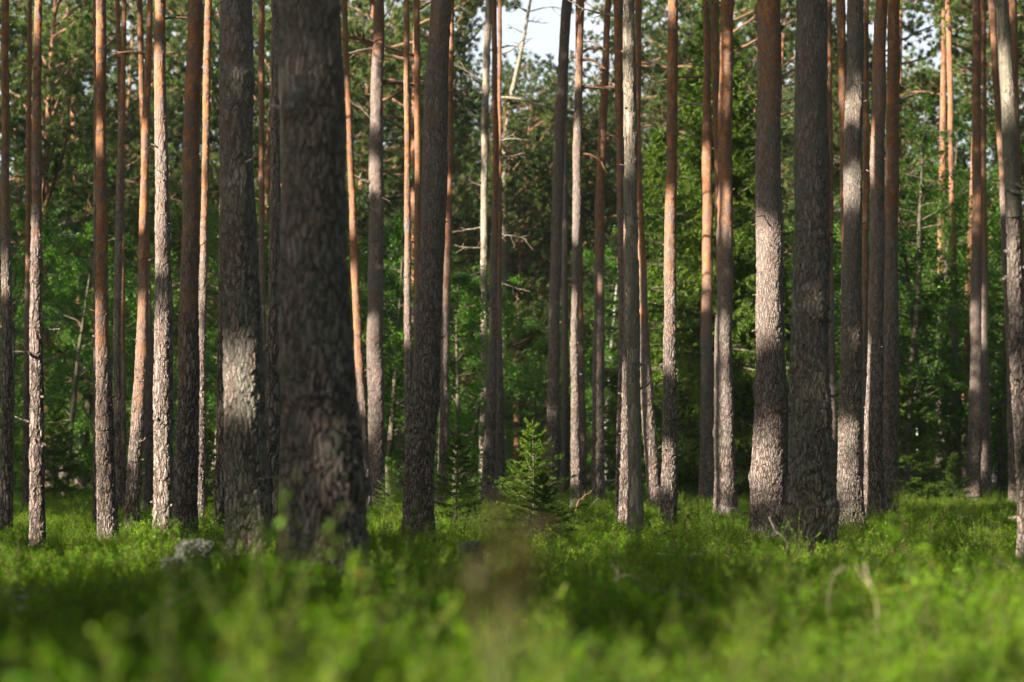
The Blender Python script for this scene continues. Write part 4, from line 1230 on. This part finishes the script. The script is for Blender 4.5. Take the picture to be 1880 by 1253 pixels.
# unseen undergrowth added behind the camera and on both sides to cut skylight, kept out of the sun's way to the lit stems
ur = np.random.default_rng(44); UP = []
for _ in range(6000):
    if len(UP) >= 260: break
    x = ur.uniform(-50, 40); y = ur.uniform(-45, 60)
    if y > -7 and abs(x) < max(0, y) * .2118 + 4.5 + (5 if y < 8 else 0): continue
    if math.hypot(x, y) < 9: continue
    if any((x - a) ** 2 + (y - b) ** 2 < 2.2 ** 2 for a, b, c_ in UP): continue
    c = np.array([[x, y, z] for z in (1., 2.5, 4., 5.5, 7.)])
    d = np.linalg.norm(proj(c)[:, None] - L2[None], axis=2)
    d = np.where((c @ S)[:, None] > Ls[None] + .3, d, 9)
    if d.min() < 2.0: continue
    UP.append((x, y, float(ground_z(x, y))))
UC = bpy.data.collections.new('unseen_undergrowth_sources')
for i, ms in enumerate([BI[1], BI[2], BI[3]]):
    UC.objects.link(bpy.data.objects.new('undergrowth_tree_%d' % i, joined('undergrowth_tree', list(ms))))
tag(link('unseen_undergrowth', points_mesh('unseen_undergrowth', UP, ur.uniform(.8, 1.1, len(UP)), np.stack([np.zeros(len(UP)), np.zeros(len(UP)), ur.uniform(0, 6.28, len(UP))], 1))),
    'unseen leafy undergrowth added around the view to cut skylight', 'undergrowth', kind='stuff')
scatter(bpy.data.objects['unseen_undergrowth'], UC, 3, 'undergrowth')
print('UNDER', len(UP))

# ------------------------------------------------------------------ bilberry shrubs (uncountable ground cover)
def bilberry(seed, nst, hgt, nleaf, size, spread=.17):
    r_ = np.random.default_rng(seed)
    gs = Geo(); Lp = []
    for k in range(nst):
        a = r_.uniform(0, 6.28); r = spread * math.sqrt(r_.random()) * .7
        o = (r * math.cos(a), r * math.sin(a), -.06)
        h = hgt * r_.uniform(.6, 1.15)
        p = curve_pts(o, (.45 * math.cos(a) * r_.random(), .45 * math.sin(a) * r_.random(), 1), h, 6, (0, 0, .1), .10, r_)
        tube(gs, p, np.linspace(.0022, .001, 7), 3, False)
        for t in range(6):
            j = int(r_.integers(2, 7))
            q = curve_pts(p[j], (r_.normal(0, .7), r_.normal(0, .7), .9), h * r_.uniform(.2, .42), 4, (0, 0, .3), .12, r_)
            tube(gs, q, np.linspace(.0014, .0007, 5), 3, False)
            u = r_.random(nleaf) ** .8 * 4
            Lp.append(np.stack([np.interp(u, range(5), q[:, c]) for c in range(3)], 1) + r_.normal(0, .008, (nleaf, 3)))
    gl = Geo(); leaves(gl, np.concatenate(Lp), size, r_, droop=-.15, up=.45, aspect=.55)
    me = gl.mesh('bilberry_clump', M_BIL)
    ms = gs.mesh('st', M_BSTEM)
    # join by hand: stems get the second material
    v = np.concatenate([np.concatenate(gl.v), np.concatenate(gs.v)])
    t = np.concatenate(gl.t); q = np.concatenate(gs.q) + gl.n
    out = mesh_np('bilberry_clump', v, [t, q], M_BIL)
    out.materials.append(M_BSTEM)
    mi = np.zeros(len(t) + len(q), np.int32); mi[len(t):] = 1
    out.polygons.foreach_set('material_index', mi)
    return out


SRC = bpy.data.collections.new('bilberry_sources')
for i, a in enumerate([(41, 15, .20, 12, .0145), (42, 13, .23, 11, .015), (43, 17, .17, 12, .014), (44, 9, .28, 9, .015), (45, 12, .14, 11, .013)]):
    o = bpy.data.objects.new('bilberry_clump_%d' % i, bilberry(*a)); SRC.objects.link(o)
hr = np.random.default_rng(77)
pts = []
N = 150000
yy = 1.9 + (66 - 1.9) * hr.random(N) ** .78
hw = yy * .225 + 3.4
xx = hr.uniform(-1, 1, N) * hw
# thin out to an even density per square metre, a little denser close by
dens_target = np.interp(yy, [2, 8, 20, 40, 66], [22, 30, 36, 26, 15])
pdf = np.gradient(((np.linspace(1.9, 66, 200) - 1.9) / 64.1) ** (1 / .78), np.linspace(1.9, 66, 200))
dens = N * np.interp(yy, np.linspace(1.9, 66, 200), pdf) / (2 * hw)
ok = hr.random(N) < dens_target / np.maximum(dens, 1e-6)
patch = np.sin(xx * 1.7 + yy * .9) + np.sin(xx * .8 - yy * 1.3 + 2) + np.sin(xx * 3.1 + 1 + yy * .4)
ok &= hr.random(N) < np.clip(.92 + patch * .22, .25, 1)
for (hx, hy, hr_) in [(at(360, 1018, 13.2)[0], 12.6, .40), (at(318, 1036, 12.6)[0], 12.5, .16), (at(868, 1008, 14.5)[0], 14.2, .3)]:
    ok &= (xx - hx) ** 2 + ((yy - hy) * .22) ** 2 > hr_ ** 2 * .5
for m in MAIN:
    ok &= (xx - m['x0']) ** 2 + (yy - m['D']) ** 2 > (m['ctrl'][0][2] * 1.0) ** 2
xx = xx[ok]; yy = yy[ok]; patch = patch[ok]
zz = ground_z(xx, yy)
near = np.stack([xx, yy, zz], 1)
hump = .48 * np.exp(-((xx + .62) / .55) ** 2 - ((yy - 8.7) / 1.3) ** 2) + .25 * np.exp(-((yy - 3.2) / .8) ** 2) * (np.sin(xx * 5 + 1) + .3)
scv = hump + np.clip((.70 + patch * .10 + hr.normal(0, 1, len(near)) * np.interp(yy, [3, 9], [.26, .15])), .35, 1.35)
rv = np.stack([hr.normal(0, .12, len(near)), hr.normal(0, .12, len(near)), hr.uniform(0, 6.28, len(near))], 1)
shr = tag(link('bilberry_shrubs', points_mesh('bilberry_shrubs', near, scv, rv)), 'low bright green bilberry shrubs covering the whole forest floor', 'ground cover', kind='stuff')
scatter(shr, SRC, 5, 'shrubs')

# ------------------------------------------------------------------ small things on the forest floor
def floor_at(px, py, D):
    a = at(px, py, D); return a


# blurred rusty sprig close to the lens
D_ = 2.45; tipp = at(925, 962, D_); gz_ = float(ground_z(tipp[0], D_))
sp = empty('blueberry_sprig', (tipp[0], D_, gz_), 'blurred dark rusty leafy sprig rising close to the lens below the small spruce', 'shrub')
gs = Geo(); gl = Geo(); r_ = np.random.default_rng(8); LP_ = []
for (px, py, n) in [(930, 985, 18), (905, 1040, 16), (955, 1030, 16), (880, 1075, 9), (915, 1090, 12), (860, 1050, 6), (985, 1060, 6)]:
    t_ = at(px, py, D_) - np.array([tipp[0], D_, gz_])
    p = np.array([[0, 0, -.05], [t_[0] * .3, r_.normal(0, .01), t_[2] * .5], [t_[0] * .8, r_.normal(0, .015), t_[2] * .85], t_])
    tube(gs, p, [.0022, .002, .0015, .001], 4)
    LP_.append(t_ + r_.normal(0, .016, (n * 3, 3)))
leaves(gl, np.concatenate(LP_), .017, r_, up=.2)
link('stem', gs.mesh('stem', M_BSTEM, True), sp); link('leaves', gl.mesh('leaves', M_BROWN), sp)

# pale dry stems, out of focus
for (pts_, D_, lab, th) in [
    ([(1522, 1105), (1524, 1075), (1532, 1052), (1548, 1043), (1563, 1046)], 6.9, 'pale dry stem bent over into a hook, blurred in the lower right shrubs', .0028),
    ([(1610, 1108), (1600, 1080), (1592, 1056), (1588, 1034)], 6.7, 'pale dry forked stem standing upright in the lower right shrubs', .0028)]:
    o0 = at(*pts_[0], D_); gz_ = float(ground_z(o0[0], D_))
    g = Geo(); base = np.array([o0[0], D_, gz_])
    pl = [np.array([0, 0, -.02])] + [at(a, b, D_) - base for a, b in pts_]
    tube(g, np.array(pl), np.linspace(th, th * .6, len(pl)), 6)
    if D_ < 6.8:
        tube(g, np.array([at(a, b, D_) - base for a, b in [(1601, 1080), (1578, 1050), (1570, 1036)]]), [th * .7, th * .5, th * .3], 5)
    o = link('dry_stem', g.mesh('dry_stem', M_DRY, True)); o.location = base; tag(o, lab, 'dry stem')

# grey cushion lichen
for (px, py, D_, rad, lab) in [(360, 1014, 13.2, .098, 'round pale grey cushion of reindeer lichen left of the thick lichen grey pine'), (318, 1036, 12.6, .05, 'smaller dim lichen cushion lower left of the round pale one'),
                               (868, 1008, 14.5, .07, 'flat brownish lichen patch right of the foot of the dark leaning pine')]:
    a = at(px, py, D_); g = Geo(); r_ = np.random.default_rng(int(px))
    n = 900; d = unit(r_.normal(size=(n, 3)) * [1, 1, .75]); d[:, 2] = np.abs(d[:, 2]) - .15
    for c in range(14):   # lobes of branching podetia
        o_ = np.array([r_.normal(0, .45), r_.normal(0, .45), 0]) * rad
        A_ = np.repeat(o_[None], 90, 0); dd_ = unit(r_.normal(size=(90, 3)) + [0, 0, .6])
        L_ = rad * r_.uniform(.45, .62, (90, 1)); B_ = A_ + dd_ * L_ * [1.1, 1.1, 1.25]
        needles(g, A_ + dd_ * L_ * .35, B_, 7, rad * .16, rad * .05, r_, fwd=.5)
    bz = a[2] - float(ground_z(a[0], D_))
    o = link('lichen_cushion', g.mesh('lichen_cushion', M_LICHEN)); o.location = a; tag(o, lab, 'lichen')
    g2 = Geo(); tube(g2, np.array([[0, 0, -bz - .03], [0, 0, -bz * .4], [0, 0, -rad * .05], [0, 0, rad * .22]]), [rad * .95, rad * .9, rad * .8, rad * .3], 14)
    link('peat_hummock', g2.mesh('peat_hummock', M_GROUND, True), o)

# loose dry litter poking through the shrubs
LS = bpy.data.collections.new('litter_sources'); lr = np.random.default_rng(12)
for i in range(4):
    g = Geo(); q = curve_pts((0, 0, 0), (1, 0, .25), .42, 8, (0, 0, lr.uniform(-.4, .4)), .12, lr)
    tube(g, q, np.linspace(.006, .002, 9), 5)
    for k in range(5):
        j = int(lr.integers(2, 8)); w = curve_pts(q[j], unit(q[j] - q[j - 1]) + lr.normal(0, .6, 3), .16, 4, (0, 0, .1), .15, lr)
        tube(g, w, np.linspace(.003, .001, 5), 4)
    LS.objects.link(bpy.data.objects.new('litter_twig_%d' % i, g.mesh('litter_twig', M_DRY if i % 2 else M_GREYLIMB, True)))
n = 150; ly = 6 + 40 * lr.random(n) ** .8; lx = lr.uniform(-1, 1, n) * (ly * .214 + .6)
tag(link('dry_litter', points_mesh('dry_litter', np.stack([lx, ly, ground_z(lx, ly) + lr.uniform(.05, .19, n)], 1), lr.uniform(.35, .8, n), np.stack([lr.normal(0, .3, n), lr.normal(0, .35, n), lr.uniform(0, 6.28, n)], 1))),
    'loose dry twigs and litter lying in the bilberry shrubs', 'litter', kind='stuff')
scatter(bpy.data.objects['dry_litter'], LS, 4, 'litter')

# fallen twigs
for i, (pts_, D_, th, lab, m_) in enumerate([
    ([(1450, 1003), (1432, 978), (1412, 950)], 15.4, .013, 'dark broken branch leaning against the foot of the thick lichen covered pine', M_DARK),
    ([(830, 938), (846, 956), (866, 950), (880, 946)], 27, .008, 'small forked dry twig lying right of the dark leaning pine', M_DRY),
    ([(1200, 984), (1218, 980), (1234, 975)], 21, .010, 'short brown twig on the shrubs below the reddish brown pine', M_LIMB),
    ([(1745, 943), (1768, 948), (1795, 946)], 30, .012, 'pale bare branch lying on the sunlit slope at right', M_DRY),
    ([(1055, 924), (1078, 908), (1090, 898)], 33, .010, 'thin reddish dead twig leaning at the foot of the pale slender pine', M_LIMB),
    ([(1255, 962), (1262, 948), (1268, 944)], 24, .012, 'small upright brown twig beside the tiny spruce seedling', M_LIMB),
    ([(222, 900), (240, 880), (233, 862)], 42, .02, 'curved bare pale branch rising in the gap left of the right leaning orange pine', M_DRY),
    ([(440, 700), (450, 705)], 40, .01, '', M_DRY)]):
    if not lab: continue
    pl = np.array([at(a, b, D_) for a, b in pts_]); o0 = pl[0].copy(); r_ = np.random.default_rng(i)
    g = Geo(); n = 8
    t = np.linspace(0, len(pl) - 1, n); q = np.stack([np.interp(t, range(len(pl)), pl[:, c]) for c in range(3)], 1) - o0
    q[:, 1] += np.linspace(0, .1, n); q += r_.normal(0, .006, q.shape); q[0] = (0, 0, -.15)
    tube(g, q, np.linspace(th, th * .5, n), 6)
    for k in range(3):
        j = int(r_.integers(2, 7)); w = curve_pts(q[j], unit(q[j] - q[j - 1]) + r_.normal(0, .8, 3), .12, 4, (0, 0, 0), .15, r_)
        tube(g, w, np.linspace(th * .5, th * .25, 5), 4)
    o = link('fallen_twig', g.mesh('fallen_twig', m_, True)); o.location = o0; tag(o, lab, 'twig')


# thin air

mh = bpy.data.materials.new('air'); mh.use_nodes = True; nt = mh.node_tree; nt.nodes.clear()
vo = nt.nodes.new('ShaderNodeVolumePrincipled'); ou = nt.nodes.new('ShaderNodeOutputMaterial')
vo.inputs['Density'].default_value = .00028; vo.inputs['Color'].default_value = (.85, .92, 1, 1); vo.inputs['Anisotropy'].default_value = .2
nt.links.new(vo.outputs[0], ou.inputs['Volume'])
x0, x1, y0, y1, z0, z1 = -1300, 1300, -450, 1600, -2, 30
V = [(x, y, z) for z in (z0, z1) for y in (y0, y1) for x in (x0, x1)]
hz = tag(link('haze', mesh_np('haze', V, np.array([[0, 2, 3, 1], [4, 5, 7, 6], [0, 1, 5, 4], [2, 6, 7, 3], [0, 4, 6, 2], [1, 3, 7, 5]]), mh)), 'thin pale air between the trees', 'haze', kind='stuff')

for o in bpy.data.objects:
    if 'label' in o and len(o['label'].split()) > 16: print('LONG', o['label'])
